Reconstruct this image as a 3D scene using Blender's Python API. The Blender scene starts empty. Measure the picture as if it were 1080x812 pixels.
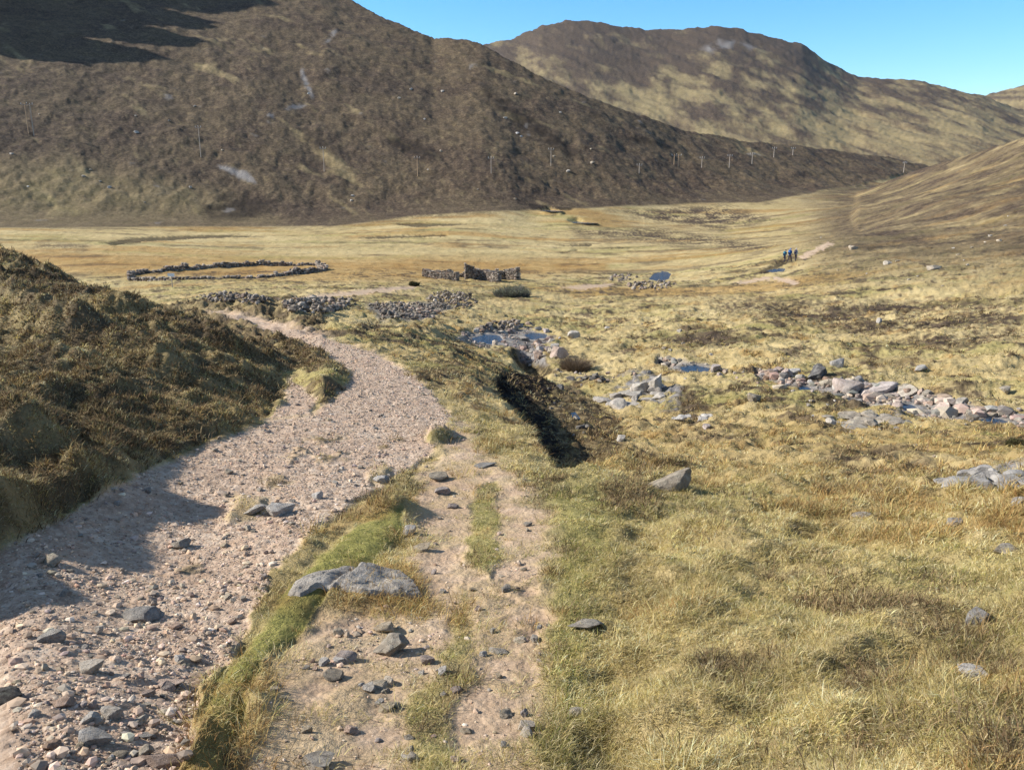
import bpy, math, time
import numpy as np
from mathutils import Vector, Matrix, Euler

T0 = time.time()
rng = np.random.default_rng(7)
SC = bpy.context.scene
COL = SC.collection
R = math.radians

# ------------------------------------------------------------------ camera
F = 848.0
PITCH = math.atan((406 - 190) / F)
CP, SP = math.cos(PITCH), math.sin(PITCH)
cam_d = bpy.data.cameras.new('camera')
cam = bpy.data.objects.new('camera', cam_d)
COL.objects.link(cam)
cam.rotation_euler = (math.pi / 2 - PITCH, 0, 0)
cam_d.sensor_width = 36
cam_d.lens = 36 * F / 1080
cam_d.clip_start = 0.05
cam_d.clip_end = 20000
SC.camera = cam
# the camera is the origin; the ground below it is about 1.7 m down

def ray(px, py):
    X = (np.asarray(px, float) - 540) / F
    Y = -(np.asarray(py, float) - 406) / F
    return X, Y * SP + CP, Y * CP - SP          # x, y, z

def unproj(px, py, d):
    x, y, z = ray(px, py)
    k = d / np.hypot(x, y)
    return x * k, y * k, z * k

def proj(x, y, z):
    dep = np.maximum(y * CP - z * SP, 1e-3)
    return 540 + F * x / dep, 406 - F * (y * SP + z * CP) / dep

def th_el(px, py):
    x, y, z = ray(px, py)
    return np.arctan2(x, y), z / np.hypot(x, y)

# ------------------------------------------------------------------ noise
def _hash(ix, iy, seed):
    h = (ix.astype(np.uint32) * np.uint32(374761393) + iy.astype(np.uint32) * np.uint32(668265263) + np.uint32(seed * 1013 + 7) * np.uint32(2246822519))
    h = (h ^ (h >> np.uint32(13))) * np.uint32(1274126177)
    h = h ^ (h >> np.uint32(16))
    return h

def perlin(x, y, seed=0):
    x = np.asarray(x, float); y = np.asarray(y, float)
    fx = np.floor(x); fy = np.floor(y)
    ix = fx.astype(np.int64); iy = fy.astype(np.int64)
    u = x - fx; v = y - fy
    su = u * u * u * (u * (u * 6 - 15) + 10); sv = v * v * v * (v * (v * 6 - 15) + 10)
    def g(dx, dy):
        a = _hash(ix + dx, iy + dy, seed).astype(float) * (2 * math.pi / 4294967296.0)
        return np.cos(a) * (u - dx) + np.sin(a) * (v - dy)
    a = g(0, 0); b = g(1, 0); c = g(0, 1); d = g(1, 1)
    return 1.5 * ((a + (b - a) * su) * (1 - sv) + (c + (d - c) * su) * sv)

def fbm(x, y, octs=4, seed=0, rough=0.5):
    s = 0; a = 1; t = 0; f = 1
    for o in range(octs):
        s = s + a * perlin(x * f + 13.7 * o, y * f - 7.1 * o, seed + o)
        t += a; a *= rough; f *= 2.03
    return s / t

def cells(x, y, seed=0):
    """distance to nearest jittered cell point and that cell's random value"""
    fx = np.floor(x); fy = np.floor(y)
    best = np.full(x.shape, 9.0); val = np.zeros(x.shape)
    for dx in (-1, 0, 1):
        for dy in (-1, 0, 1):
            ix = (fx + dx).astype(np.int64); iy = (fy + dy).astype(np.int64)
            h1 = _hash(ix, iy, seed).astype(float) / 4294967296.0
            h2 = _hash(ix, iy, seed + 31).astype(float) / 4294967296.0
            d = np.hypot(x - (fx + dx + h1), y - (fy + dy + h2))
            m = d < best
            best = np.where(m, d, best); val = np.where(m, _hash(ix, iy, seed + 77).astype(float) / 4294967296.0, val)
    return best, val

def sstep(a, b, x):
    t = np.clip((x - a) / (b - a), 0, 1)
    return t * t * (3 - 2 * t)

# ------------------------------------------------------------------ base terrain: thin-plate through surveyed points
def tps(pts, smooth=1e-4):
    P = np.array([(p[0] * 3.0, p[1]) for p in pts]); V = np.array([p[2] for p in pts])
    n = len(P)
    def K(A, B):
        r2 = ((A[:, None, :] - B[None, :, :]) ** 2).sum(-1)
        return 0.5 * r2 * np.log(r2 + 1e-12)
    A = np.zeros((n + 3, n + 3))
    A[:n, :n] = K(P, P) + np.eye(n) * smooth
    A[:n, n] = 1; A[:n, n + 1:] = P; A[n, :n] = 1; A[n + 1:, :n] = P.T
    w = np.linalg.solve(A, np.concatenate([V, np.zeros(3)]))
    def ev(th, s):
        Q = np.stack([np.ravel(th) * 3.0, np.ravel(s)], 1)
        out = np.empty(len(Q))
        for i in range(0, len(Q), 40000):
            q = Q[i:i + 40000]
            out[i:i + 40000] = K(q, P) @ w[:n] + w[n] + q @ w[n + 1:]
        return out.reshape(np.shape(th))
    return ev

def from_px(lst):
    o = []
    for px, py, d in lst:
        x, y, z = unproj(px, py, d)
        o.append((math.atan2(x, y), math.log(d), z / d))
    return o

def from_D(lst):
    return [(math.atan((px - 540) / F / CP), math.log(d), -D / d) for px, d, D in lst]

BASE = from_px([
    (540, 812, 3.2), (540, 700, 4.5), (540, 600, 6.4), (540, 520, 9.3), (500, 480, 11.3), (470, 440, 14.5), (440, 405, 18.5),
    (400, 380, 23), (340, 355, 31), (270, 340, 40), (225, 328, 49), (400, 812, 3.25), (400, 700, 4.6), (400, 600, 6.5), (440, 540, 8.6),
    (250, 812, 3.35), (250, 700, 4.8), (300, 600, 6.6),
    (0, 800, 3.7), (0, 700, 5.0), (100, 620, 6.7), (200, 550, 8.6), (300, 480, 11.3), (350, 430, 14.8),
    (0, 560, 8.0), (0, 480, 11),
    (330, 310, 85), (430, 303, 100), (500, 297, 125), (620, 300, 120), (480, 325, 78), (540, 355, 58), (560, 400, 38), (690, 292, 140),
    (430, 350, 42), (480, 380, 30), (510, 400, 23),
    (720, 385, 42), (860, 395, 37), (950, 425, 31), (1060, 440, 28), (1200, 460, 26), (615, 445, 27), (660, 460, 21.5),
    (565, 492, 10.6), (620, 496, 10.9), (700, 512, 11), (700, 485, 16), (800, 480, 16.5), (900, 500, 14), (800, 560, 7.8), (1000, 600, 7), (1000, 520, 11.5), (1000, 470, 19), (800, 440, 25),
    (1080, 700, 4.6), (1080, 812, 3.2), (800, 700, 4.5), (800, 812, 3.2), (1300, 600, 6.5), (680, 600, 6.4), (650, 540, 8.4),
    (800, 340, 62), (950, 330, 68), (1060, 330, 62), (700, 320, 85), (600, 320, 90), (560, 305, 110), (800, 305, 105), (900, 365, 48), (1060, 380, 42),
    (830, 277, 138), (900, 290, 105), (1000, 285, 100), (1070, 270, 110), (860, 256, 165), (1000, 250, 150), (1070, 225, 170), (950, 230, 220),
    (850, 216, 380), (760, 216, 390), (690, 218, 385), (640, 219, 362), (590, 221.5, 345), (540, 223.5, 330), (560, 232, 318), (660, 232, 330), (300, 240, 310), (100, 242, 295), (0, 242, 295),
    (240, 286, 150), (400, 262, 210), (560, 262, 215), (700, 262, 215), (760, 240, 310), (100, 268, 195), (900, 245, 220),
]) + from_D([
    (-150, 6, 3.2), (-150, 12, 4.1), (0, 20, 4.9), (0, 60, 9.8), (150, 40, 7.2), (150, 70, 10.2), (-300, 100, 13), (0, 120, 15.2), (-300, 250, 17.5), (-600, 30, 6), (-600, 8, 3.5),
    (-600, 3, 2.4), (0, 2.0, 2.1), (540, 1.5, 2.0), (1100, 1.5, 2.0), (1600, 4, 2.6), (1600, 15, 4.2), (1600, 60, 6), (1600, 150, 4), (1400, 30, 7.4),
    (1300, 200, -2), (540, 800, 18), (0, 800, 18), (980, 800, 13), (1500, 800, 10), (540, 1500, 14), (0, 1500, 18), (1200, 1500, 10), (540, 5000, 10), (1500, 5000, 10), (-300, 5000, 10),
])
BANK = from_px([
    (0, 494, 8.5), (0, 425, 11), (0, 370, 15.5), (0, 310, 22), (0, 262, 31), (100, 470, 10.5), (100, 400, 14.3), (100, 345, 18.5), (100, 301, 26),
    (200, 444, 12.9), (200, 400, 15.6), (200, 360, 18.2), (200, 333, 21.5), (270, 420, 14.8), (270, 388, 17.8), (270, 361, 21), (300, 396, 18.4), (303, 375, 21.5),
    (-200, 540, 6.5), (-250, 560, 6.3), (-300, 560, 6.0), (-200, 430, 10), (-200, 330, 18), (-100, 505, 7.7), (-100, 420, 10.5), (-200, 225, 38), (50, 280, 28.5), (150, 318, 23.5), (330, 398, 20.5)
]) + from_D([(0, 42, 4.2), (0, 62, 11), (150, 32, 6.2), (150, 45, 9.8), (250, 29, 7.0), (250, 40, 9.4), (320, 28, 7), (-200, 52, 2.8), (-200, 80, 12), (-600, 6, 2.6), (-600, 12, 2.0), (-600, 30, 0.5), (-600, 80, 9), (320, 40, 9.5)])
GORGE = from_px([(600, 455, 22.5), (560, 430, 27), (620, 485, 17), (540, 410, 31), (650, 478, 16.5), (580, 480, 18), (600, 420, 33), (550, 480, 17), (500, 430, 25)])

S_MIN, S_MAX = math.log(1.0), math.log(7000)
TH_LIM = 1.2
gth = np.linspace(-TH_LIM, TH_LIM, 360); gs = np.linspace(S_MIN, S_MAX, 420)
GTH, GS = np.meshgrid(gth, gs)          # [s, th]
tab_base = tps(BASE)(GTH, GS)
tab_bank = tps(BANK)(GTH, np.clip(GS, 1.5, 4.3))
tab_gorge = tps(GORGE)(GTH, np.clip(GS, 2.3, 3.8))

def bil(tab, th, s):
    i = np.clip((th + TH_LIM) / (2 * TH_LIM) * 359, 0, 358.999); j = np.clip((s - S_MIN) / (S_MAX - S_MIN) * 419, 0, 418.999)
    i0 = i.astype(int); j0 = j.astype(int); u = i - i0; v = j - j0
    return (tab[j0, i0] * (1 - u) + tab[j0, i0 + 1] * u) * (1 - v) + (tab[j0 + 1, i0] * (1 - u) + tab[j0 + 1, i0 + 1] * u) * v

# ------------------------------------------------------------------ hill layers: foot line, crest line
def layer(crest, foot, ks=6):
    """crest: (px, py, dist)   foot: (px, dist)"""
    c = np.array([(*th_el(a, b), d) for a, b, d in crest])
    f = np.array([(th_el(a, 200)[0], d) for a, d in foot])
    tt = np.linspace(-1.6, 1.6, 6401)
    def sm(v, k):
        q = np.exp(-.5 * (np.arange(-4 * k, 4 * k + 1) / k) ** 2); q /= q.sum()
        return np.convolve(np.pad(v, 4 * k, mode='edge'), q, mode='valid')
    t1 = sm(np.interp(tt, c[:, 0], c[:, 2]), 70); te = sm(np.interp(tt, c[:, 0], c[:, 1]), ks); t0 = sm(np.interp(tt, f[:, 0], f[:, 1]), 70)
    def ev(th):
        d1 = np.interp(th, tt, t1); el = np.interp(th, tt, te); d0 = np.interp(th, tt, t0)
        return d0, d1, el * d1
    return ev

L1 = layer([(-900, -120, 900), (-300, -75, 850), (0, -60, 846), (150, -55, 847), (270, -40, 794), (340, -16, 724), (370, 0, 677), (393, 12, 643), (427, 28, 607), (457, 42, 590), (480, 44.5, 585), (507, 48, 570), (540, 66, 540), (600, 96, 512), (660, 117, 505), (720, 138, 515), (800, 151, 550), (870, 158, 595), (930, 166, 645), (985, 177, 690), (1020, 190, 720), (1100, 230, 750), (1500, 400, 800)],
           [(-900, 300), (0, 330), (300, 318), (450, 326), (560, 332), (640, 345), (700, 362), (800, 405), (900, 465), (1000, 530), (1500, 700)])
L2 = L1
FH = layer([(-600, 140, 2700), (400, 75, 2700), (470, 52, 2700), (507, 47.5, 2700), (525, 44, 2700), (543, 41, 2700), (573, 27, 2700), (590, 24, 2700), (627, 23, 2700), (650, 27, 2710), (677, 31, 2720), (720, 31.5, 2740), (758, 28, 2750), (787, 33, 2760), (813, 39, 2780), (847, 48, 2790), (865, 60, 2800), (893, 77, 2800), (907, 82, 2800), (927, 82, 2800), (977, 88, 2850), (1007, 94, 2850), (1037, 101, 2850), (1080, 118, 2850), (1200, 150, 2850), (1500, 180, 2850)],
           [(-900, 1560), (500, 1560), (700, 1520), (1000, 1500), (1500, 1500)])
R2 = layer([(-900, 300, 3500), (950, 180, 3500), (1000, 128, 3500), (1037, 101, 3500), (1053, 97, 3500), (1080, 91, 3500), (1200, 66, 3500), (1500, 60, 3500)], [(-900, 2300), (1500, 1800)])
R1 = layer([(-900, 400, 460), (860, 245, 460), (900, 208, 460), (930, 191, 450), (955, 183, 430), (980, 176, 410), (1030, 161, 370), (1080, 146, 335), (1200, 96, 330), (1400, 30, 330), (1800, -40, 330)],
           [(-900, 330), (860, 330), (930, 290), (1000, 220), (1080, 180), (1200, 150), (1800, 140)], 45)

def smax(a, b, k):
    h = np.clip(0.5 + 0.5 * (a - b) / k, 0, 1)
    return b + (a - b) * h + k * h * (1 - h)

# ------------------------------------------------------------------ outlines read from the photograph (laid on the ground as cover or relief)
class Mask:
    """signed distance (photo pixels, positive inside) of an outline, sampled bilinearly"""
    def __init__(self, pts, pad=60):
        P = np.array(pts, float)
        self.x0, self.y0 = np.floor(P.min(0) - pad); x1, y1 = np.ceil(P.max(0) + pad)
        self.st = 1.0 if (x1 - self.x0) * (y1 - self.y0) < 150000 else 2.0
        xs = np.arange(self.x0, x1 + self.st, self.st); ys = np.arange(self.y0, y1 + self.st, self.st)
        X, Y = np.meshgrid(xs, ys)
        best = np.full(X.shape, 1e9); ins = np.zeros(X.shape, bool)
        Q = np.roll(P, -1, 0)
        for (ax, ay), (bx, by) in zip(P, Q):
            ex, ey = bx - ax, by - ay
            t = np.clip(((X - ax) * ex + (Y - ay) * ey) / (ex * ex + ey * ey + 1e-9), 0, 1)
            best = np.minimum(best, (X - ax - t * ex) ** 2 + (Y - ay - t * ey) ** 2)
            if abs(ey) > 1e-9:
                c = (ay > Y) != (by > Y)
                ins ^= c & (X < ax + (Y - ay) / ey * ex)
        self.t = np.where(ins, 1, -1) * np.sqrt(best); self.pad = pad
    def __call__(self, px, py):
        h, w = self.t.shape
        i = (px - self.x0) / self.st; j = (py - self.y0) / self.st
        out = (i < 0) | (j < 0) | (i > w - 1.001) | (j > h - 1.001)
        i = np.clip(i, 0, w - 1.001); j = np.clip(j, 0, h - 1.001)
        i0 = i.astype(int); j0 = j.astype(int); u = i - i0; v = j - j0
        t = self.t
        r = (t[j0, i0] * (1 - u) + t[j0, i0 + 1] * u) * (1 - v) + (t[j0 + 1, i0] * (1 - u) + t[j0 + 1, i0 + 1] * u) * v
        return np.where(out, -self.pad, r)

M_TRACK = Mask([(-420, 1000), (-420, 900), (-300, 802), (-200, 730), (-90, 646), (0, 582), (120, 512), (220, 468), (285, 440), (330, 436), (362, 410), (370, 396), (345, 375), (300, 358), (250, 341), (212, 329), (222, 326), (262, 332), (330, 350), (397, 371), (430, 391), (458, 414), (478, 440), (468, 466), (442, 492), (398, 517), (335, 556), (292, 606), (252, 680), (215, 740), (186, 812), (170, 900)])
M_MOUNT = Mask([(-400, 236), (-100, 240), (0, 240), (200, 239.5), (350, 239), (430, 229), (500, 224), (560, 221.5), (640, 218.5), (700, 217), (760, 214), (800, 214), (850, 205), (900, 197), (935, 190), (1000, 180), (1000, -400), (-400, -400)], pad=30)
M_SIDE = Mask([(280, 442), (300, 425), (303, 402), (318, 396), (338, 412), (330, 440)])
M_ROAD2 = Mask([(252, 327), (330, 311.5), (400, 304), (436, 301.5), (440, 304), (350, 315.5), (280, 328)])
M_ROAD3 = Mask([(588, 304), (622, 300), (645, 299), (650, 301.5), (612, 306)])
M_PATH_R = Mask([(842, 271), (872, 255.5), (880, 257), (850, 272.5), (846, 274)])
M_PATH_R2 = Mask([(772, 298.5), (812, 291), (832, 294), (846, 300), (838, 301.5), (815, 294.5), (785, 300)])
M_DIRT = Mask([(235, 900), (270, 760), (310, 690), (335, 640), (440, 645), (436, 590), (432, 560), (432, 520), (446, 490), (466, 462), (474, 438), (490, 436), (512, 476), (545, 498), (568, 540), (582, 600), (582, 660), (572, 730), (566, 812), (564, 900)])
M_GSTRIP = Mask([(186, 900), (192, 812), (222, 738), (268, 668), (303, 622), (338, 583), (372, 553), (425, 532), (434, 556), (392, 596), (335, 650), (296, 690), (262, 742), (238, 812), (226, 900)])
M_G2 = Mask([(497, 515), (524, 508), (531, 560), (516, 612), (494, 600)])
M_G3 = Mask([(420, 900), (428, 812), (440, 740), (458, 692), (476, 652), (490, 615), (496, 640), (490, 700), (484, 760), (482, 812), (480, 900)])
M_ISL = Mask([(446, 462), (462, 448), (478, 458), (472, 470), (452, 472)])
M_ISL2 = Mask([(382, 500), (400, 488), (418, 492), (412, 508), (386, 514)])
M_ISL3 = Mask([(234, 545), (252, 520), (285, 525), (280, 548), (240, 556)])
M_SCRUB = [Mask(p, 30) for p in ([(298, 482), (322, 468), (332, 478), (310, 491)], [(320, 463), (350, 454), (368, 462), (345, 471)], [(330, 481), (366, 477), (366, 486), (335, 491)], [(274, 506), (300, 497), (312, 506), (285, 516)], [(395, 470), (420, 458), (426, 464), (402, 476)], [(180, 600), (215, 592), (222, 600), (190, 607)])]
M_GREENR = Mask([(556, 503), (640, 498), (655, 540), (640, 640), (620, 740), (600, 900), (560, 900), (570, 720), (580, 600), (570, 540)])
M_TOE = Mask([(-420, 900), (-300, 800), (-200, 728), (-90, 644), (0, 580), (120, 511), (220, 467), (283, 438), (304, 419), (300, 398), (330, 392), (345, 380), (345, 200), (-420, 100)], pad=40)
M_ISLAND = Mask([(303, 400), (330, 380), (352, 384), (370, 396), (364, 408), (342, 428), (326, 416)])
M_GORGE = Mask([(517, 400), (530, 424), (548, 440), (562, 456), (574, 478), (588, 494), (632, 494), (664, 478), (655, 445), (632, 424), (600, 412), (572, 398), (540, 392)])
M_GORGE2 = Mask([(534, 368), (544, 388), (570, 402), (592, 394), (578, 378), (556, 366)])
M_BED = Mask([(796, 392), (830, 396), (858, 402), (905, 404), (960, 408), (1010, 424), (1090, 436), (1250, 455), (1250, 470), (1085, 448), (1010, 444), (960, 440), (900, 425), (850, 410), (800, 402)])
M_BED2 = Mask([(476, 355), (500, 350), (520, 345), (556, 346), (588, 356), (578, 364), (566, 366), (580, 384), (552, 384), (545, 368), (505, 365)])
M_BED3 = Mask([(695, 378), (750, 384), (748, 394), (716, 393), (690, 386)])
M_RUB = Mask([(385, 322), (470, 318), (480, 326), (440, 342), (400, 338)])
M_ROCKY = Mask([(640, 400), (680, 392), (720, 408), (715, 432), (670, 436), (632, 420)])
M_ROCKY2 = Mask([(890, 446), (920, 430), (965, 436), (950, 452)])
M_ROCKY3 = Mask([(1012, 500), (1060, 488), (1120, 486), (1120, 530), (1060, 520)])
M_HEATH = [Mask(p) for p in (
    [(800, 600), (850, 590), (930, 620), (1000, 650), (990, 668), (900, 655), (830, 630)],
    [(730, 545), (780, 540), (795, 560), (750, 575)], [(940, 665), (1040, 660), (1080, 690), (1080, 720), (990, 700)], [(880, 700), (960, 695), (980, 715), (900, 735)],
    [(640, 515), (690, 505), (690, 535), (650, 540)], [(740, 312), (850, 316), (1080, 318), (1080, 356), (1000, 372), (860, 345), (760, 335)],
    [(910, 376), (970, 378), (975, 392), (920, 392)], [(690, 355), (760, 345), (800, 362), (720, 370)],
    [(600, 240), (690, 238), (770, 250), (830, 258), (800, 268), (690, 258), (610, 250)], [(640, 222), (760, 214), (830, 232), (760, 246), (690, 236)],
    [(860, 480), (960, 470), (1010, 505), (940, 530), (860, 520)], [(720, 420), (790, 440), (800, 470), (700, 465)], [(0, 222), (330, 225), (560, 215), (560, 222), (340, 240), (0, 238)],
    [(40, 256), (100, 256), (88, 264), (36, 262)], [(400, 395), (470, 388), (520, 400), (505, 440), (470, 410)], [(1030, 790), (1080, 740), (1100, 820)], [(720, 700), (830, 690), (820, 715), (760, 722)])]
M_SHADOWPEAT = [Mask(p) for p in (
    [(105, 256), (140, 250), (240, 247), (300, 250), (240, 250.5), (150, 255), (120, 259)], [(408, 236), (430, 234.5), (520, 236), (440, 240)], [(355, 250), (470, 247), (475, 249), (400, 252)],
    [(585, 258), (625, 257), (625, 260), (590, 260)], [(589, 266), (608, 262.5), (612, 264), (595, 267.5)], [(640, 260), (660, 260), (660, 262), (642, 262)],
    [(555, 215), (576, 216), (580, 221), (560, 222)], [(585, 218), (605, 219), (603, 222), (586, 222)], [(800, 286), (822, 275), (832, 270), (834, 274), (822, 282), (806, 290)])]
M_RUST = Mask([(-100, 282), (130, 290), (340, 296), (450, 296), (560, 290), (640, 286), (640, 276), (450, 272), (300, 274), (130, 268), (-100, 262)])
M_SCREE = [Mask(p) for p in ([(738, 52), (748, 48), (758, 42), (762, 46), (775, 44), (772, 50), (758, 52), (750, 57)], [(780, 46), (800, 50), (790, 53)])]

# water: outline in the photo, laid as a level sheet at the ground's own height there
WATER = [
    ('stream_pool', 'small blue pool among pink boulders in the lower stream bed', [(497, 356), (512, 352), (527, 353), (532, 359), (515, 363), (500, 361)]),
    ('stream_pool', 'thin blue sliver of water right of the lower pool', [(552, 353), (562, 350), (578, 352), (575, 357), (560, 358)]),
    ('stream_pool', 'dark shaded strip of stream water by the grassy bank', [(716, 386), (734, 384), (752, 388), (744, 393), (722, 392)]),
    ('stream_pool', 'narrow blue trickle of water in the steep gully', [(601, 434), (607, 432), (614, 441), (623, 452), (616, 456), (606, 444)]),
    ('stream_pool', 'little blue pool at the upper end of the boulder bed', [(842, 407), (852, 406), (858, 410), (850, 414), (843, 412)]),
    ('stream_pool', 'blue pool between large boulders in the stream', [(950, 425), (962, 425), (974, 432), (972, 438), (958, 437)]),
    ('stream_pool', 'dark strip of water at the right end of the boulder bed', [(1030, 440), (1055, 440), (1068, 444), (1050, 447), (1032, 445)]),
    ('pond', 'blue pond on the valley floor beyond the stone heaps', [(684, 296), (690, 286), (703, 283), (708, 287), (705, 296), (694, 299)]),
    ('river_water', 'far bend of river shining at the foot of the dark mountain', [(568, 221), (580, 218.5), (592, 222), (590, 226), (575, 225)]),
    ('river_water', 'bright curve of river on the far valley floor', [(601, 232), (609, 230.5), (618, 235), (630, 237), (614, 238), (604, 236)]),
    ('puddle', 'peaty purple puddle on the path below the hikers', [(808, 287), (818, 281), (829, 280), (827, 287), (815, 290)]),
]

def polar(x, y):
    return np.arctan2(x, y), np.hypot(x, y)

FLAT = []            # (world polygon, level, margin) filled in once the smooth ground is known

def poly_sd(X, Y, P):
    best = np.full(X.shape, 1e12); ins = np.zeros(X.shape, bool)
    Q = np.roll(P, -1, 0)
    for (ax, ay), (bx, by) in zip(P, Q):
        ex, ey = bx - ax, by - ay
        t = np.clip(((X - ax) * ex + (Y - ay) * ey) / (ex * ex + ey * ey + 1e-9), 0, 1)
        best = np.minimum(best, (X - ax - t * ex) ** 2 + (Y - ay - t * ey) ** 2)
        if abs(ey) > 1e-9:
            ins ^= ((ay > Y) != (by > Y)) & (X < ax + (Y - ay) / ey * ex)
    return np.where(ins, 1, -1) * np.sqrt(best)

# crags and lumps: x, y, height, radius along/across, angle
LUMPS = []
def lump_px(px, py, d, h, ra, rb, ang=0):
    x, y, z = unproj(px, py, d)
    LUMPS.append((float(x), float(y), h, ra, rb, ang))
# peat lumps and terraces on the left bank
for a in ((10, 325, 20, .75, 2.2, .6, -0.5), (85, 350, 17.5, .55, 1.4, .45, -0.4), (120, 322, 21.5, .3, 1.4, .9, -.3), (60, 375, 15, .35, 1.5, .4, -.4), (160, 375, 16.5, .35, 1.2, .4, -.4), (418, 547, 8.45, .15, .34, .26, .2),
          (180, 440, 12.8, .1, 1.2, .4, -.3), (60, 480, 9.6, .15, .9, .35, -.3), (20, 440, 10, .3, 1., .4, -.3), (150, 400, 14.5, .25, 1.6, .45, -.3), (210, 350, 20, .3, 1.6, .6, -.3)):
    lump_px(*a)

LUMPS += [(-5.9, 5.5, .78, .75, .9, 0), (-6.6, 6.8, .3, .8, .9, 0)]       # unseen mounds added on the bank, left of view, to shade the track

# off-frame crag high on the left of the mountain: it throws the long shadow over the top left of the picture
CRAG = [(-408, 492, 76, 40, 24, .2), (-400, 505, 80, 45, 28, .3), (-445, 590, 100, 70, 45, .2), (-440, 530, 76, 40, 30, 0), (-418, 548, 92, 44, 32, .2), (-475, 655, 120, 90, 60, 0)]

def smooth_ground(x, y):
    th, d = polar(x, y)
    thc = np.clip(th, -TH_LIM, TH_LIM); s = np.log(np.maximum(d, 1.0))
    def ev(thv):
        zb = bil(tab_base, thv, s) * d
        px, py = proj(np.sin(thv) * d, np.cos(thv) * d, zb)
        fr = d * 1.0 / F
        # left bank
        zk = bil(tab_bank, thv, s) * d - (.04 + .2 * sstep(12, 22, d))
        t = np.maximum(M_TOE(px, py), 0) * fr * 1.6
        w = (d < 75)
        z = np.where(w, zb + np.clip(zk - zb, 0, 1.9 * t), zb)
        # island between the side gravel and the track
        z = z + np.where(d < 40, 0.22 * sstep(0, 14, M_ISLAND(px, py)), 0)
        # grass strips stand a little above the worn ground
        z = z + np.where(d < 30, 0.05 * sstep(-2, 14, M_GSTRIP(px, py)) + 0.2 * sstep(0, 7, M_ISL(px, py)) + .06 * sstep(0, 8, M_ISL2(px, py)) + .06 * sstep(0, 10, M_ISL3(px, py)) + .012 * sstep(0, 8, M_G2(px, py)), 0)
        # gully
        g = M_GORGE(px, py); zg = bil(tab_gorge, thv, s) * d
        z = np.where((g > 0) & (d < 40), np.minimum(z, np.maximum(zg, z - 2.6 * np.maximum(g, 0) * fr * 1.6)), z)
        g = M_GORGE2(px, py)
        z = np.where((g > 0) & (d < 80), z - np.minimum(1.1, 1.2 * g * fr * 1.5), z)
        bed = np.maximum(M_BED(px, py), M_BED2(px, py)); bed = np.maximum(bed, M_BED3(px, py))
        z = np.where(d < 90, z - 0.35 * sstep(-2, 6, bed), z)
        for i, (ev_, k, cv) in enumerate(((L1, 10, 1.03), (FH, 30, 1.1), (R2, 30, 1.1), (R1, 6, 1.6))):
            d0, d1, z1 = ev_(thv)
            z0 = bil(tab_base, thv, np.log(d0)) * d0
            d0 = np.minimum(d0, d1 - 25); q = (d - d0) / (d1 - d0)
            zl = z0 + np.maximum(z1 - z0, 0) * np.where(q > 0, np.clip(q, 0, 1) ** cv, q * 0.6) - np.maximum(d - d1, 0) * 0.35
            zl = zl - 60 * sstep(4, -14, z1 - z0)
            z = np.where(d > d0 * 0.75, smax(z, zl, k * sstep(0.75, 1.0, d / d0) + 1e-3), z)
        return z
    z = ev(thc)
    m = np.abs(th) > TH_LIM
    if m.any():
        a = (np.pi - np.abs(th[m])) / (np.pi - TH_LIM) * 0.5      # 0.5 at the limit, 0 straight behind
        s_ = s; d_ = d
        def at(v):
            nonlocal s, d
            s, d = s_[m], d_[m]
            r = ev(np.full(m.sum(), v)); s, d = s_, d_
            return r
        zl, zr = at(-TH_LIM), at(TH_LIM)
        wl = np.where(th[m] < 0, 0.5 + (a), 0.5 - a)
        z[m] = zl * wl + zr * (1 - wl)
    for lx, ly, h, ra, rb, an in LUMPS:
        c, s2 = math.cos(an), math.sin(an)
        u = ((x - lx) * c + (y - ly) * s2) / ra; v = (-(x - lx) * s2 + (y - ly) * c) / rb
        q = u * u + v * v
        z = z + h * np.where(q < 9, np.exp(-q), 0)
    crag_h = np.zeros_like(z)
    for lx, ly, h, ra, rb, an in CRAG:
        c, s2 = math.cos(an), math.sin(an)
        u = ((x - lx) * c + (y - ly) * s2) / ra; v = (-(x - lx) * s2 + (y - ly) * c) / rb
        n = fbm(x * .022, y * .022, 5, 91, .62)
        q = np.sqrt(u * u + v * v) + .55 * n
        crag_h = np.maximum(crag_h, h * sstep(1.0, 0.35, q) * (1 + .35 * n))
    z = z + crag_h
    for P, lev, mg in FLAT:
        c = P.mean(0); rad = np.hypot(*(P - c).T).max() + mg
        k = np.hypot(x - c[0], y - c[1]) < rad
        if k.any():
            sd = poly_sd(x[k], y[k], P)
            w = sstep(-mg, 0, sd)
            z[k] = z[k] * (1 - w) + (lev - 0.16 * sstep(-.1, .25, sd)) * w
    return z

# ------------------------------------------------------------------ polar grid
segs = [(1.0, 2.4, .03), (2.4, 25, .0038), (25, 70, .0052), (70, 270, .009), (270, 980, .0043), (980, 1560, .0052), (1560, 2950, .0052), (2950, 3700, .012), (3700, 7000, .08)]
S = [math.log(1.0)]
for a, b, ds in segs:
    n = max(2, int(round((math.log(b) - math.log(a)) / ds)))
    S += list(np.linspace(math.log(a), math.log(b), n + 1)[1:])
S = np.array(S)
pxs = np.concatenate([np.arange(-60, 1141, 1.45)])
thf = np.arctan((pxs - 540) / F / CP)
left = np.concatenate([np.linspace(-math.pi, -1.25, 22)[:-1], np.linspace(-1.25, thf[0], 90)[:-1]])
right = np.concatenate([np.linspace(thf[-1], 1.25, 70)[1:], np.linspace(1.25, math.pi, 22)[1:]])
TH = np.concatenate([left, thf, right])
NR, NC = len(S), len(TH)
th2, s2 = np.meshgrid(TH, S)
D2 = np.exp(s2)
X2 = np.sin(th2) * D2; Y2 = np.cos(th2) * D2

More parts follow.
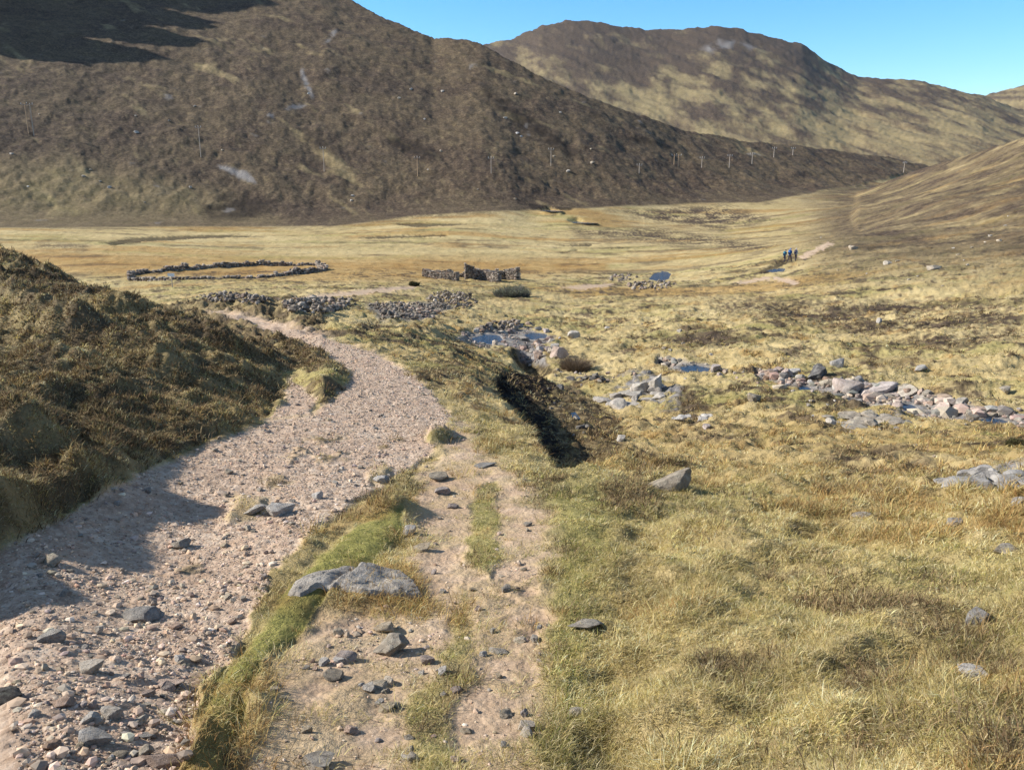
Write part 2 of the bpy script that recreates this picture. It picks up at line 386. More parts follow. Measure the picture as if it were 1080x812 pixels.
# first pass without water flats, to find the water levels
def grid_lookup(A, x, y):
    th, d = polar(np.asarray(x, float), np.asarray(y, float))
    i = np.clip(np.interp(th, TH, np.arange(NC)), 0, NC - 1.001); j = np.clip(np.interp(np.log(np.maximum(d, 1.0)), S, np.arange(NR)), 0, NR - 1.001)
    i0 = i.astype(int); j0 = j.astype(int); u = i - i0; v = j - j0
    return (A[j0, i0] * (1 - u) + A[j0, i0 + 1] * u) * (1 - v) + (A[j0 + 1, i0] * (1 - u) + A[j0 + 1, i0 + 1] * u) * v

def hit_on(hf, px, py):
    """first ground point along the sight line through a photo pixel"""
    x, y, z = ray(px, py); h = math.hypot(x, y)
    d = np.exp(np.linspace(math.log(2.0), math.log(4000), 3500))
    g = hf(x / h * d, y / h * d); zz = z / h * d
    k = np.argmax(zz < g)
    if not (zz < g).any(): k = len(d) - 1
    a, b = max(k - 1, 0), k
    da, db = zz[a] - g[a], zz[b] - g[b]
    t = da / (da - db) if abs(da - db) > 1e-9 else 0
    dd = d[a] + (d[b] - d[a]) * min(max(t, 0), 1)
    return np.array([x / h * dd, y / h * dd, z / h * dd]), dd

water_sheets = []
for name, lab, P in WATER:
    P = np.array(P, float); c = P.mean(0)
    p, dd = hit_on(smooth_ground, c[0], c[1])
    lev = p[2] + 0.0
    x, y, z = ray(P[:, 0], P[:, 1]); k = lev / z
    W = np.stack([x * k, y * k], 1)
    rad_ = W / np.hypot(W[:, 0], W[:, 1])[:, None]; dist_ = np.hypot(W[:, 0], W[:, 1]); ext = np.ptp(dist_)
    cap = {'stream_pool': 4.0, 'pond': 15.0, 'river_water': 14.0, 'puddle': 6.0}[name]
    W = rad_ * (dd + (dist_ - dist_.mean()) * min(1, cap / ext))[:, None]
    water_sheets.append((name, lab, W, lev, dd)); print(name, round(dd, 1), round(lev, 2), np.round(np.ptp(W, axis=0), 1))
for name, lab, W, lev, dd in water_sheets:
    sz = np.hypot(*(W - W.mean(0)).T).max()
    FLAT.append((W, lev, 1.6 if name == 'river_water' else min(0.9 * sz + .4, 4)))

Z0 = smooth_ground(X2, Y2)
print('smooth ground', round(time.time() - T0, 1))

# ------------------------------------------------------------------ cover (what grows or lies where) and relief
PX, PY = proj(X2, Y2, Z0)
behind = (Y2 * CP - Z0 * SP) < 0.5
PX[behind] = -5000; PY[behind] = 3000
jit = np.clip(F / D2, 0, 400)
nA = fbm(X2 * 1.1, Y2 * 1.1, 4, 3, .6); nB = fbm(X2 * 1.1 + 50, Y2 * 1.1, 4, 9, .6)
amp = np.where(D2 < 35, 0.16, 0.16 + 0.012 * (D2 - 35))
amp = np.minimum(amp, 1.2)
JX = PX + nA * amp * jit * 1.0; JY = PY + nB * amp * jit * 0.45
near = D2 < 400
def mk(m, a, b): return sstep(a, b, m(JX, JY))
W = {}
track = np.maximum(mk(M_TRACK, -2, 5), mk(M_SIDE, -2, 4)) * (D2 < 70)
track = track * (1 - .95 * mk(M_ISLAND, -1, 4)) * (1 - .9 * mk(M_GSTRIP, -3, 5)) * (1 - .9 * mk(M_ISL, -2, 5)) * (1 - .55 * mk(M_ISL2, -2, 8)) * (1 - .6 * mk(M_ISL3, -2, 8))
scrub = np.maximum.reduce([mk(m, -3, 5) for m in M_SCRUB]) * (D2 < 40)
track = track * (1 - .75 * scrub * sstep(-.3, .2, fbm(X2 * 4, Y2 * 4, 3, 33)))
road = np.maximum.reduce([mk(M_ROAD2, -.8, 1.0), mk(M_ROAD3, -.8, 1), mk(M_PATH_R, -.6, .8), mk(M_PATH_R2, -.6, .8)]) * (D2 > 60) * (D2 < 260)
dirt = sstep(-10 - .05 * np.clip(PX - 480, 0, 100), 16, M_DIRT(JX + 14 * nA, JY)) * (D2 < 30) * (1 - track) * (1 - .85 * mk(M_GSTRIP, -3, 5)) * (1 - .85 * mk(M_G2, -3, 6)) * (1 - .72 * mk(M_G3, -8, 10)) * (1 - .8 * mk(M_ISL, -2, 5))
n2 = fbm(X2 * .5, Y2 * .5, 4, 21, .55); n3 = fbm(X2 * 2.3, Y2 * 2.3, 4, 22, .6)
patchy = sstep(-.25, .35, n3 + .5 * n2)
dirt = dirt * (0.62 + .38 * patchy)
clod = sstep(.12, .4, n3 * .7 + n2 * .6)
dirt = np.maximum(dirt, track * .6 * clod)
bankm = sstep(0, 6, M_TOE(PX, PY)) * (D2 < 75) * (D2 > 5)
bed = np.maximum.reduce([mk(M_BED, -2, 3), mk(M_BED2, -2, 3), mk(M_BED3, -2, 3), .7 * mk(M_RUB, -2, 3)]) * (D2 < 100)
rocky = np.maximum.reduce([mk(M_ROCKY, -4, 6), mk(M_ROCKY2, -3, 4), mk(M_ROCKY3, -4, 6)]) * (D2 < 80) * sstep(-.15, .25, n2 + n3 * .6)
gorge = np.maximum(mk(M_GORGE, -1, 4), mk(M_GORGE2, -1, 4)) * (D2 < 80) * (D2 > 10)
nL = fbm(X2 * .03, Y2 * .03, 5, 41, .55); nM = fbm(X2 * .12, Y2 * .12, 4, 45, .55)
nS = fbm(X2 * .02 , (Z0 + .42 * X2) * .11 , 4, 52, .6)              # streaks running down to the right across the slopes
nS2 = fbm(X2 * .012, Y2 * .07, 4, 55, .6)                           # long bands on the valley floor
d0L = L1(np.clip(th2, -TH_LIM, TH_LIM))[0]
d0M = L2(np.clip(th2, -TH_LIM, TH_LIM))[0]
mount = np.where(D2 > 230, sstep(-1.2, 1.2, M_MOUNT(PX, PY + 2.5 * nL) ), 0)
mount = np.where((PX < -60) | (PX > 1140), sstep(.98, 1.04, D2 / np.minimum(d0L, d0M)), mount)
mount = mount * (D2 <= 1530)
far = (D2 > 1530) * 1.0
right = sstep(800, 900, PX) * sstep(320, 250, PY) * (D2 < 520)
valley = (1 - mount) * (1 - far) * sstep(60, 110, D2)
heath = np.zeros_like(D2)
for m in M_HEATH: heath = np.maximum(heath, mk(m, -6, 8) * (D2 < 520))
heath = heath * sstep(-.5, .25, n3 + nM + .25 * n2)
heath = np.maximum(heath, bankm * (.36 + .5 * sstep(-.3, .25, n2 + .5 * n3)))
heath = np.maximum(heath, (D2 < 150) * np.where(D2 < 14, .35, .9) * (1 - .9 * dirt) * sstep(.04, .28, n2 * .7 + .5 * nM + .4 * n3) * (1 - track))
heath = np.maximum(heath, valley * .6 * sstep(.13, .42, nM * .7 + nS2))
heath = np.maximum(heath, mount * (.93 + .07 * sstep(-.2, .3, nL) - .34 * sstep(.24, .5, nS + .35 * nL) - .14 * sstep(.1, .5, fbm(X2 * .22, (Z0 + .4 * X2) * .5, 4, 53, .65))))
nF = fbm(X2 * .008 + 5, (Z0 + .2 * X2) * .012, 7, 57, .68); nF2 = fbm(X2 * .02, (Z0 - .1 * X2) * .016, 6, 58, .68)
heath = np.maximum(heath, far * np.clip(.10 + .88 * sstep(-.35, .25, nF + .6 * nF2 + .35 * sstep(110, 30, PY) - .25 * sstep(90, 160, PY)) * .6 + .38, 0, 1))
heath = np.maximum(heath, right * (.78 + .2 * sstep(-.2, .3, nM) - .42 * sstep(.0, .4, fbm(X2 * .07, Y2 * .05, 6, 59, .68)) ))
heath = np.maximum(heath, gorge * .6)
heath = np.maximum(heath, scrub * .6)
heath = np.maximum(heath, .8 * mk(M_ISLAND, -1, 4) * (D2 < 40) * sstep(-.35, .15, n3 + n2)) * (1 - .8 * mk(M_GSTRIP, -6, 4) * (D2 < 30))
peat_shade = np.zeros_like(D2)
for m in M_SHADOWPEAT: peat_shade = np.maximum(peat_shade, mk(m, -.2, .9) * .75 * (D2 > 60) * (D2 < 560))
rust = mk(M_RUST, -8, 6) * (D2 > 70) * (D2 < 320) * (.75 + .25 * sstep(-.2, .3, nM + nS2))
nV = fbm(X2 * .014 + 9, Y2 * .05, 5, 48, .62)
rust = np.maximum(rust, .75 * valley * sstep(.02, .3, nV))
rust = np.maximum(rust, (1 - .85 * bankm) * (D2 < 150) * .6 * sstep(.05, .4, fbm(X2 * .3, Y2 * .3, 4, 47, .6) + .3 * n3) * (1 - track))
rust = np.maximum(rust, (D2 > 11) * (D2 < 34) * sstep(590, 640, PX) * sstep(425, 445, PY) * (.15 + .35 * sstep(-.2, .3, nM)))
green = np.maximum.reduce([.9 * mk(M_GSTRIP, -3, 6), .7 * mk(M_G2, -3, 6), .6 * mk(M_G3, -6, 8), .62 * mk(M_GREENR, -25, 30) * (D2 < 14), .6 * mk(M_ISL, -2, 4), .4 * mk(M_ISLAND, 0, 4)]) * (D2 < 60)
green = np.maximum(green, (D2 < 14) * .42 * sstep(-.2, .45, n2 + .6 * n3) * (1 - track))
green = np.maximum(green, (D2 >= 14) * (D2 < 150) * .5 * sstep(-.1, .35, nM - .3 * n2 + .2 * n3) * (1 - bankm))
green = np.maximum(green, valley * .45 * sstep(.05, .35, fbm(X2 * .02 + 3, Y2 * .06, 5, 49, .62)))
green = np.maximum(green, far * .12 * sstep(.3, -.2, nF2))
green = np.maximum(green, mount * .15 * sstep(.0, .4, -nL + nM) )
rockw = np.maximum(rocky, bed * (1 - .3 * patchy))
for m in M_SCREE: rockw = np.maximum(rockw, mk(m, -3, 3) * far * sstep(-.3, .2, nF2) * .8)
rockw = np.maximum(rockw, mount * .5 * sstep(.46, .6, fbm(X2 * .06, Y2 * .06, 4, 77, .6) + .2 * nS))
soft = np.clip(1 - track - dirt - road - bed, 0, 1)       # where vegetation has relief

# relief
def ridged(x, y, seed, octs=3):
    s = 0; a = 1; t = 0; f = 1
    for o in range(octs):
        s = s + a * (1 - 2 * np.abs(perlin(x * f, y * f, seed + o))); t += a; a *= .5; f *= 2.1
    return s / t
Z = Z0.copy()
tuss = .5 * fbm(X2 * .9, Y2 * .9, 3, 61) + .5 * np.abs(fbm(X2 * 2.2, Y2 * 2.2, 3, 64))
aT = np.where(D2 < 12, .17, .17 + .012 * np.minimum(D2 - 12, 20)) * soft * (1 + 1.0 * bankm) * (D2 < 160) * (1 - .6 * sstep(0, 1, green) * (D2 < 12))
Z += tuss * aT * sstep(160, 90, D2)
lump = fbm(X2 * 1.15, Y2 * 1.15, 3, 63, .55)
Z += soft * (D2 < 40) * sstep(40, 25, D2) * (1 - .85 * np.clip(green * 1.2, 0, 1)) * np.where(PX > 600, .26, .12) * lump
Z += soft * sstep(15, 40, D2) * (D2 < 300) * (.5 * fbm(X2 * .22, Y2 * .22, 3, 66) + .22 * fbm(X2 * .7, Y2 * .7, 3, 68, .6))* np.where(valley > .5, .6, 1)
Z += bankm * sstep(7, 10, D2) * .28 * fbm(X2 * .55, Y2 * .55 , 3, 71)
# worn ground: ruts, washed lines, half-buried stones
wk = np.clip(track * .45 + dirt * .25, 0, 1)
sel = (wk > .02) & (D2 < 26)
xs, ys = X2[sel], Y2[sel]
e = np.zeros(xs.shape)
for sc, hh, sd in ((4.5, .030, 1), (11, .018, 2), (24, .010, 3)):
    dd_, vv = cells(xs * sc, ys * sc, sd)
    r = .25 + .28 * vv
    e += hh * np.where(vv > .58, np.sqrt(np.clip(1 - (dd_ / r) ** 2, 0, 1)) * (.4 + vv), 0)
Z[sel] += e * wk[sel] + wk[sel] * (.05 * fbm(xs * 1.3, ys * .6, 3, 81) + .02 * fbm(xs * 5, ys * 5, 2, 83))
# hills
hs = mount * np.maximum(sstep(1.0, 1.2, D2 / d0L), sstep(.97, 1.08, D2 / d0M))
hs2 = np.clip(hs + far * sstep(1560, 1900, D2), 0, 1)
gul = ridged(X2 * .013 + .2 * nL, (Z0 + .42 * X2) * .02, 101)
Z += hs2 * (np.where(far > 0, 3.0, 1.6) * gul + np.where(far > 0, 10, 3.0) * fbm(X2 * .012 + .3 * nL, (Z0 + .45 * X2) * .03, 5, 105, .58) + np.where(far > 0, 2, .9) * fbm(X2 * .09, Y2 * .09, 4, 108, .6) + .45 * fbm(X2 * .4, Y2 * .4, 3, 110, .6) + np.where(far > 0, 0, 1.1) * fbm(X2 * .11, (Z0 + .4 * X2) * .16, 4, 118, .6))
Z += right * (.3 * fbm(X2 * .06, Y2 * .05, 4, 112) + .10 * fbm(X2 * .25, Y2 * .2, 4, 115, .6) + .42 * np.abs(fbm(X2 * .45, Y2 * .4, 3, 116, .6)))
Z -= np.where(mount > .5, 0, peat_shade * .35)
print('relief', round(time.time() - T0, 1))

wet = np.zeros_like(D2)
for P, lev, mg in FLAT:
    c = P.mean(0); rad = np.hypot(*(P - c).T).max() + 2
    k = np.hypot(X2 - c[0], Y2 - c[1]) < rad
    wet[k] = np.maximum(wet[k], sstep(-1.2, -.1, poly_sd(X2[k], Y2[k], P)))
Z = Z * (1 - wet) + Z0 * wet

def ground(x, y): return grid_lookup(Z, x, y)
def hit(px, py): return hit_on(ground, px, py)

# ------------------------------------------------------------------ materials
def nt_new(name):
    m = bpy.data.materials.new(name); m.use_nodes = True
    nt = m.node_tree; nt.nodes.clear()
    out = nt.nodes.new('ShaderNodeOutputMaterial')
    return m, nt, out

class N:
    def __init__(self, nt): self.nt = nt
    def n(self, t, **kw):
        o = self.nt.nodes.new(t)
        for k, v in kw.items(): setattr(o, k, v)
        return o
    def l(self, a, b): self.nt.links.new(a, b)
    def noise(self, vec, scale, detail=6, rough=.6, dist=0):
        o = self.n('ShaderNodeTexNoise'); o.inputs['Scale'].default_value = scale; o.inputs['Detail'].default_value = detail
        o.inputs['Roughness'].default_value = rough; o.inputs['Distortion'].default_value = dist
        if vec is not None: self.l(vec, o.inputs['Vector'])
        return o.outputs['Fac']
    def ramp(self, fac, stops, interp='LINEAR'):
        o = self.n('ShaderNodeValToRGB'); o.color_ramp.interpolation = interp
        el = o.color_ramp.elements
        while len(el) < len(stops): el.new(.5)
        for e_, (p, c) in zip(el, stops):
            e_.position = p; e_.color = (*c, 1) if len(c) == 3 else c
        self.l(fac, o.inputs[0]); return o.outputs[0]
    def mix(self, fac, a, b, mode='MIX'):
        o = self.n('ShaderNodeMix', data_type='RGBA', blend_type=mode)
        for s_, v in ((o.inputs[0], fac), (o.inputs[6], a), (o.inputs[7], b)):
            if hasattr(v, 'links'): self.l(v, s_)
            elif isinstance(v, (int, float)): s_.default_value = v
            else: s_.default_value = (*v, 1)
        return o.outputs[2]
    def math(self, op, a, b=None):
        o = self.n('ShaderNodeMath', operation=op)
        for s_, v in ((o.inputs[0], a), (o.inputs[1], b)):
            if v is None: continue
            if hasattr(v, 'links'): self.l(v, s_)
            else: s_.default_value = v
        return o.outputs[0]

def terrain_material():
    m, nt, out = nt_new('moorland'); g = N(nt)
    pos = g.n('ShaderNodeNewGeometry').outputs['Position']
    A = g.n('ShaderNodeAttribute', attribute_name='worn'); B = g.n('ShaderNodeAttribute', attribute_name='plants')
    sa = g.n('ShaderNodeSeparateColor'); g.l(A.outputs['Color'], sa.inputs[0]); sb = g.n('ShaderNodeSeparateColor'); g.l(B.outputs['Color'], sb.inputs[0])
    gravel, dirt_, rock_ = sa.outputs[0], sa.outputs[1], sa.outputs[2]; peat_shade_ = A.outputs['Alpha']
    green_, heath_, rust_ = sb.outputs[0], sb.outputs[1], sb.outputs[2]
    n_wide = g.noise(pos, .045, 12, .68); n_mid = g.noise(pos, .9, 10, .7); n_fine = g.noise(pos, 14, 7, .72); n_w2 = g.noise(pos, .21, 10, .7, .3)
    both = g.math('MULTIPLY', g.math('ADD', g.math('ADD', g.math('ADD', n_wide, n_mid), n_w2), g.math('MULTIPLY', n_fine, .8)), 1 / 3.8)
    straw = g.ramp(both, [(.34, (.17, .125, .055)), (.44, (.36, .275, .125)), (.53, (.50, .39, .19)), (.66, (.64, .53, .31))])
    col = straw
    greenc = g.ramp(g.math('MULTIPLY', g.math('ADD', n_mid, n_fine), .5), [(.32, (.10, .10, .025)), (.5, (.24, .23, .06)), (.66, (.40, .35, .11))])
    col = g.mix(green_, col, greenc)
    rustc = g.ramp(both, [(.34, (.20, .11, .035)), (.5, (.35, .21, .07)), (.66, (.48, .33, .13))])
    col = g.mix(rust_, col, rustc)
    fine_mix = g.math('ADD', g.math('MULTIPLY', n_w2, .35), g.math('MULTIPLY', n_mid, .65))
    heathc = g.ramp(fine_mix, [(.38, (.025, .018, .014)), (.46, (.058, .041, .028)), (.54, (.10, .071, .047)), (.66, (.21, .152, .085))])
    col = g.mix(heath_, col, heathc)
    col = g.mix(peat_shade_, col, (.018, .013, .010))
    n_g = g.noise(pos, 9, 8, .75)
    vor = g.n('ShaderNodeTexVoronoi'); vor.inputs['Scale'].default_value = 30; g.l(pos, vor.inputs['Vector'])
    vor2 = g.n('ShaderNodeTexVoronoi'); vor2.inputs['Scale'].default_value = 11; g.l(pos, vor2.inputs['Vector'])
    dirtc = g.ramp(g.math('MULTIPLY', g.math('ADD', n_g, n_mid), .5), [(.3, (.28, .185, .115)), (.5, (.45, .32, .21)), (.68, (.60, .46, .325))])
    col = g.mix(dirt_, col, dirtc)
    vs = g.n('ShaderNodeSeparateColor'); g.l(vor.outputs['Color'], vs.inputs[0])
    vs2 = g.n('ShaderNodeSeparateColor'); g.l(vor2.outputs['Color'], vs2.inputs[0])
    stone = g.ramp(g.math('MULTIPLY', g.math('ADD', vs.outputs[0], vs2.outputs[0]), .5), [(.1, (.29, .20, .135)), (.4, (.46, .34, .24)), (.6, (.55, .42, .305)), (.9, (.67, .55, .415))])
    soil = g.ramp(n_g, [(.34, (.27, .18, .115)), (.5, (.44, .31, .215)), (.66, (.59, .45, .33))])
    gr = g.mix(g.ramp(n_mid, [(.40, (.12,) * 3), (.60, (.8,) * 3)]), soil, stone)
    col = g.mix(gravel, col, gr)
    rockc = g.ramp(g.noise(pos, 3, 9, .7), [(.3, (.09, .085, .08)), (.5, (.23, .215, .20)), (.68, (.40, .365, .33))])
    col = g.mix(rock_, col, rockc)
    b = g.n('ShaderNodeBsdfPrincipled'); b.inputs['Roughness'].default_value = .95; b.inputs['Specular IOR Level'].default_value = .12
    g.l(col, b.inputs['Base Color'])
    b1 = g.n('ShaderNodeBump'); b1.inputs['Strength'].default_value = .9; b1.inputs['Distance'].default_value = 1.0
    h = g.math('ADD', g.math('MULTIPLY', g.math('SUBTRACT', n_w2, .5), .75), g.math('ADD', g.math('MULTIPLY', g.math('SUBTRACT', n_mid, .5), .20), g.math('MULTIPLY', g.math('SUBTRACT', n_fine, .5), .02)))
    loose = g.math('SUBTRACT', 1.0, g.math('MINIMUM', g.math('ADD', gravel, dirt_), 1.0))
    h = g.math('MULTIPLY', h, loose)
    h = g.math('ADD', h, g.math('MULTIPLY', g.math('ADD', g.math('MULTIPLY', vor.outputs['Distance'], -.009), g.math('MULTIPLY', g.math('SUBTRACT', n_g, .5), .03)), g.math('ADD', gravel, dirt_)))
    g.l(h, b1.inputs['Height']); g.l(b1.outputs[0], b.inputs['Normal']); g.l(b.outputs[0], out.inputs[0])
    return m
M_GROUND = terrain_material()

def rock_material(name, stops, lichen=(.34, .35, .28), lich=.5, scale=4):
    m, nt, out = nt_new(name); g = N(nt)
    tc = g.n('ShaderNodeTexCoord').outputs['Object']
    oi = g.n('ShaderNodeObjectInfo')
    va = g.n('ShaderNodeVectorMath', operation='ADD'); g.l(tc, va.inputs[0])
    cx = g.n('ShaderNodeCombineXYZ'); g.l(g.math('MULTIPLY', oi.outputs['Random'], 37.0), cx.inputs[0]); g.l(cx.outputs[0], va.inputs[1])
    v = va.outputs[0]
    n1 = g.noise(v, scale, 9, .7); n2_ = g.noise(v, scale * .6, 6, .6, .5); n3_ = g.noise(v, scale * 9, 4, .6)
    c = g.ramp(n1, stops)
    c = g.mix(g.ramp(n2_, [(.55, (0, 0, 0)), (.68, (lich,) * 3)]), c, lichen)
    val = g.n('ShaderNodeHueSaturation'); g.l(c, val.inputs['Color'])
    g.l(g.math('ADD', g.math('MULTIPLY', oi.outputs['Random'], .5), .75), val.inputs['Value'])
    rr = g.math('FRACT', g.math('MULTIPLY', oi.outputs['Random'], 17.3)); g.l(g.math('ADD', g.math('MULTIPLY', rr, .7), .5), val.inputs['Saturation'])
    b = g.n('ShaderNodeBsdfPrincipled'); b.inputs['Roughness'].default_value = .9; b.inputs['Specular IOR Level'].default_value = .08
    g.l(val.outputs[0], b.inputs['Base Color'])
    bp = g.n('ShaderNodeBump'); bp.inputs['Strength'].default_value = .7; bp.inputs['Distance'].default_value = .12
    g.l(g.math('ADD', n1, g.math('MULTIPLY', n3_, .25)), bp.inputs['Height']); g.l(bp.outputs[0], b.inputs['Normal']); g.l(b.outputs[0], out.inputs[0])
    return m
MR_GREY = rock_material('grey_rock', [(.3, (.19, .16, .125)), (.5, (.35, .30, .235)), (.7, (.52, .455, .36))], lichen=(.42, .41, .31))
MR_PINK = rock_material('pink_granite', [(.3, (.22, .15, .11)), (.5, (.38, .27, .20)), (.7, (.55, .42, .33))], lich=.25)
MR_TAN = rock_material('tan_rock', [(.3, (.25, .20, .14)), (.5, (.42, .35, .26)), (.7, (.57, .50, .39))], lich=.2)
MR_DARK = rock_material('dark_rock', [(.3, (.06, .054, .047)), (.5, (.13, .115, .10)), (.7, (.25, .225, .19))])
MR_WHITE = rock_material('white_quartz', [(.3, (.36, .32, .26)), (.5, (.54, .48, .40)), (.7, (.68, .63, .54))], lich=.1)
MR_WALL = rock_material('wall_stone', [(.3, (.16, .145, .125)), (.5, (.30, .275, .24)), (.7, (.46, .42, .37))], lich=.4, scale=1.1)

def plain(name, col, rough=.8, spec=.3, var=.25, scale=6):
    m, nt, out = nt_new(name); g = N(nt)
    tc = g.n('ShaderNodeTexCoord').outputs['Object']
    n1 = g.noise(tc, scale, 5, .6)
    lo = tuple(c * (1 - var) for c in col); hi = tuple(min(1, c * (1 + var)) for c in col)
    b = g.n('ShaderNodeBsdfPrincipled'); b.inputs['Roughness'].default_value = rough; b.inputs['Specular IOR Level'].default_value = spec
    g.l(g.ramp(n1, [(.3, lo), (.7, hi)]), b.inputs['Base Color']); g.l(b.outputs[0], out.inputs[0])
    return m

def attr_material(name, attr='col', transl=.0, rough=.8, spec=.2, bump=0):
    m, nt, out = nt_new(name); g = N(nt)
    a = g.n('ShaderNodeAttribute', attribute_name=attr)
    pos = g.n('ShaderNodeNewGeometry').outputs['Position']
    n1 = g.noise(pos, 25, 4, .6)
    c = g.mix(1.0, a.outputs['Color'], g.ramp(n1, [(.3, (.78,) * 3), (.7, (1.2,) * 3)]), 'MULTIPLY')
    b = g.n('ShaderNodeBsdfPrincipled'); b.inputs['Roughness'].default_value = rough; b.inputs['Specular IOR Level'].default_value = spec
    g.l(c, b.inputs['Base Color'])
    if transl:
        t = g.n('ShaderNodeBsdfTranslucent'); g.l(c, t.inputs[0]); mx = g.n('ShaderNodeMixShader'); mx.inputs[0].default_value = transl
        g.l(b.outputs[0], mx.inputs[1]); g.l(t.outputs[0], mx.inputs[2]); g.l(mx.outputs[0], out.inputs[0])
    else:
        g.l(b.outputs[0], out.inputs[0])
    return m
M_BLADE = attr_material('grass_blades', transl=.3, rough=.65)
M_TWIG = attr_material('heather_twigs', transl=.15, rough=.85)
M_GRAVEL = attr_material('gravel_stones', rough=.85)

def water_material():
    m, nt, out = nt_new('stream_water'); g = N(nt)
    pos = g.n('ShaderNodeNewGeometry').outputs['Position']
    b = g.n('ShaderNodeBsdfPrincipled'); b.inputs['Base Color'].default_value = (.030, .066, .12, 1); b.inputs['Roughness'].default_value = .12  # blue base colour stands in for reflected sky
    b.inputs['IOR'].default_value = 1.33; b.inputs['Specular IOR Level'].default_value = .5
    bp = g.n('ShaderNodeBump'); bp.inputs['Strength'].default_value = 1.0; bp.inputs['Distance'].default_value = .22
    g.l(g.noise(pos, 3.5, 4, .55), bp.inputs['Height']); g.l(bp.outputs[0], b.inputs['Normal']); g.l(b.outputs[0], out.inputs[0])
    return m
M_WATER = water_material()

# ------------------------------------------------------------------ object helpers
def mesh_np(name, V, faces, k, attr=None, mat=None, smooth=False):
    """faces: array (n, k); attr: dict name -> (n_verts, 4)"""
    me = bpy.data.meshes.new(name)
    me.vertices.add(len(V)); me.vertices.foreach_set('co', np.asarray(V, np.float32).ravel())
    if isinstance(faces, tuple):
        idx, starts = faces
        me.loops.add(len(idx)); me.loops.foreach_set('vertex_index', idx.astype(np.int32))
        me.polygons.add(len(starts)); me.polygons.foreach_set('loop_start', starts.astype(np.int32))
    else:
        n = len(faces)
        me.loops.add(n * k); me.loops.foreach_set('vertex_index', faces.astype(np.int32).ravel())
        me.polygons.add(n); me.polygons.foreach_set('loop_start', np.arange(0, n * k, k, dtype=np.int32))
    me.update(calc_edges=True)
    if attr:
        for an, av in attr.items():
            at = me.attributes.new(an, 'FLOAT_COLOR', 'POINT'); at.data.foreach_set('color', np.asarray(av, np.float32).ravel())
    if mat: me.materials.append(mat)
    me.polygons.foreach_set('use_smooth', np.full(len(me.polygons), smooth))
    return me

def link(name, data, parent=None, loc=None, rot=None, scale=None):
    o = bpy.data.objects.new(name, data); COL.objects.link(o)
    if parent is not None: o.parent = parent
    if loc is not None: o.location = tuple(float(v) for v in loc)
    if rot is not None: o.rotation_euler = rot
    if scale is not None: o.scale = scale
    return o

def tag(o, label=None, cat=None, group=None, kind=None):
    if label: o['label'] = label
    if cat: o['category'] = cat
    if group: o['group'] = group
    if kind: o['kind'] = kind
    return o

# ------------------------------------------------------------------ terrain objects
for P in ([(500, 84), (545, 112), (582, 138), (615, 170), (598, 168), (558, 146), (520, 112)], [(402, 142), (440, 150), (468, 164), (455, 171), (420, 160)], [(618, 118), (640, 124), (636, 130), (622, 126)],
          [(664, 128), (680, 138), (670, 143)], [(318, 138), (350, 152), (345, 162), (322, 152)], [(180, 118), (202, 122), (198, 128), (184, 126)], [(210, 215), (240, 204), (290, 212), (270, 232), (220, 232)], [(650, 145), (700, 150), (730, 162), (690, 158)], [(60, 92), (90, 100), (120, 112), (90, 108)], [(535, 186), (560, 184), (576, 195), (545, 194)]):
    peat_shade = np.maximum(peat_shade, mk(Mask(P), -4, 5) * mount * .75 * sstep(-.4, .1, nM + nL * .5))  # dark crags and heather, with rocky gully shadows painted into the slope colour
for P in ([(317, 74), (319, 74), (325, 88), (331, 102), (329, 103), (320, 88)], [(300, 117), (316, 109), (323, 106), (322, 111), (304, 118)], [(282, 124), (288, 123), (287, 130), (283, 131)], [(350, 36), (357, 34), (346, 46), (342, 48)], [(230, 175), (262, 184), (270, 194), (258, 190), (232, 178)]):
    rockw = np.maximum(rockw, mk(Mask(P), -2, 1.5) * mount * .9 * sstep(-.3, .1, nM))
ol = mk(Mask([(-60, 180), (60, 168), (180, 190), (240, 210), (300, 240), (-60, 242)]), -20, 30) * mount
heath = heath * (1 - .25 * ol); green = np.maximum(green, .35 * ol * sstep(-.3, .3, nM))
worn = np.stack([np.clip(track + road * .8 + bed * .15, 0, 1), np.clip(dirt + .2 * road + .35 * bankm * sstep(8, 0, M_TOE(PX, PY)), 0, 1), np.clip(rockw, 0, 1), np.clip(peat_shade + .75 * gorge * sstep(.1, .5, n3 + .4) + .9 * (D2 < 40) * (D2 > 9) * sstep(-1, 4, M_GORGE(PX, PY)) * sstep(26, 14, M_GORGE(PX, PY)) * sstep(600, 570, PX), 0, 1)], -1)  # last channel: dark peat, strengthened on the gully's left face to paint its shade blacker
plants = np.stack([np.clip(green, 0, 1), np.clip(heath, 0, 1), np.clip(rust, 0, 1), np.ones_like(green)], -1)
reg = np.zeros((NR, NC), np.int8)
reg[(track > .5)] = 1
reg[(dirt > .45) & (track <= .5)] = 2
reg[(road > .5)] = 1
reg[(bankm > .5) & (track <= .5)] = 3
reg[(mount > .5)] = 4
reg[(far > .5)] = 5
reg[(right > .5) & (mount <= .5)] = 6
REG = [('ground', 'straw coloured moorland grass and valley floor', 'ground'), ('track', 'pale pinkish gravel track curving down into the valley', 'track'),
       ('footpath', 'worn brown earth footpath beside the gravel track', 'path'), ('bank', 'heathery brown bank rising left of the gravel track', 'bank'),
       ('mountain', 'dark brown heather mountainside filling the left of the valley', 'mountain'), ('hills', 'distant olive brown hills under the blue sky', 'hill'),
       ('hillside', 'brown grassy slope rising on the right of the valley', 'hillside')]
vid = np.arange(NR * NC).reshape(NR, NC)
quads = np.stack([vid[:-1, :-1], vid[:-1, 1:], vid[1:, 1:], vid[1:, :-1]], -1).reshape(-1, 4)[:, ::-1]
qr = reg[:-1, :-1].reshape(-1)
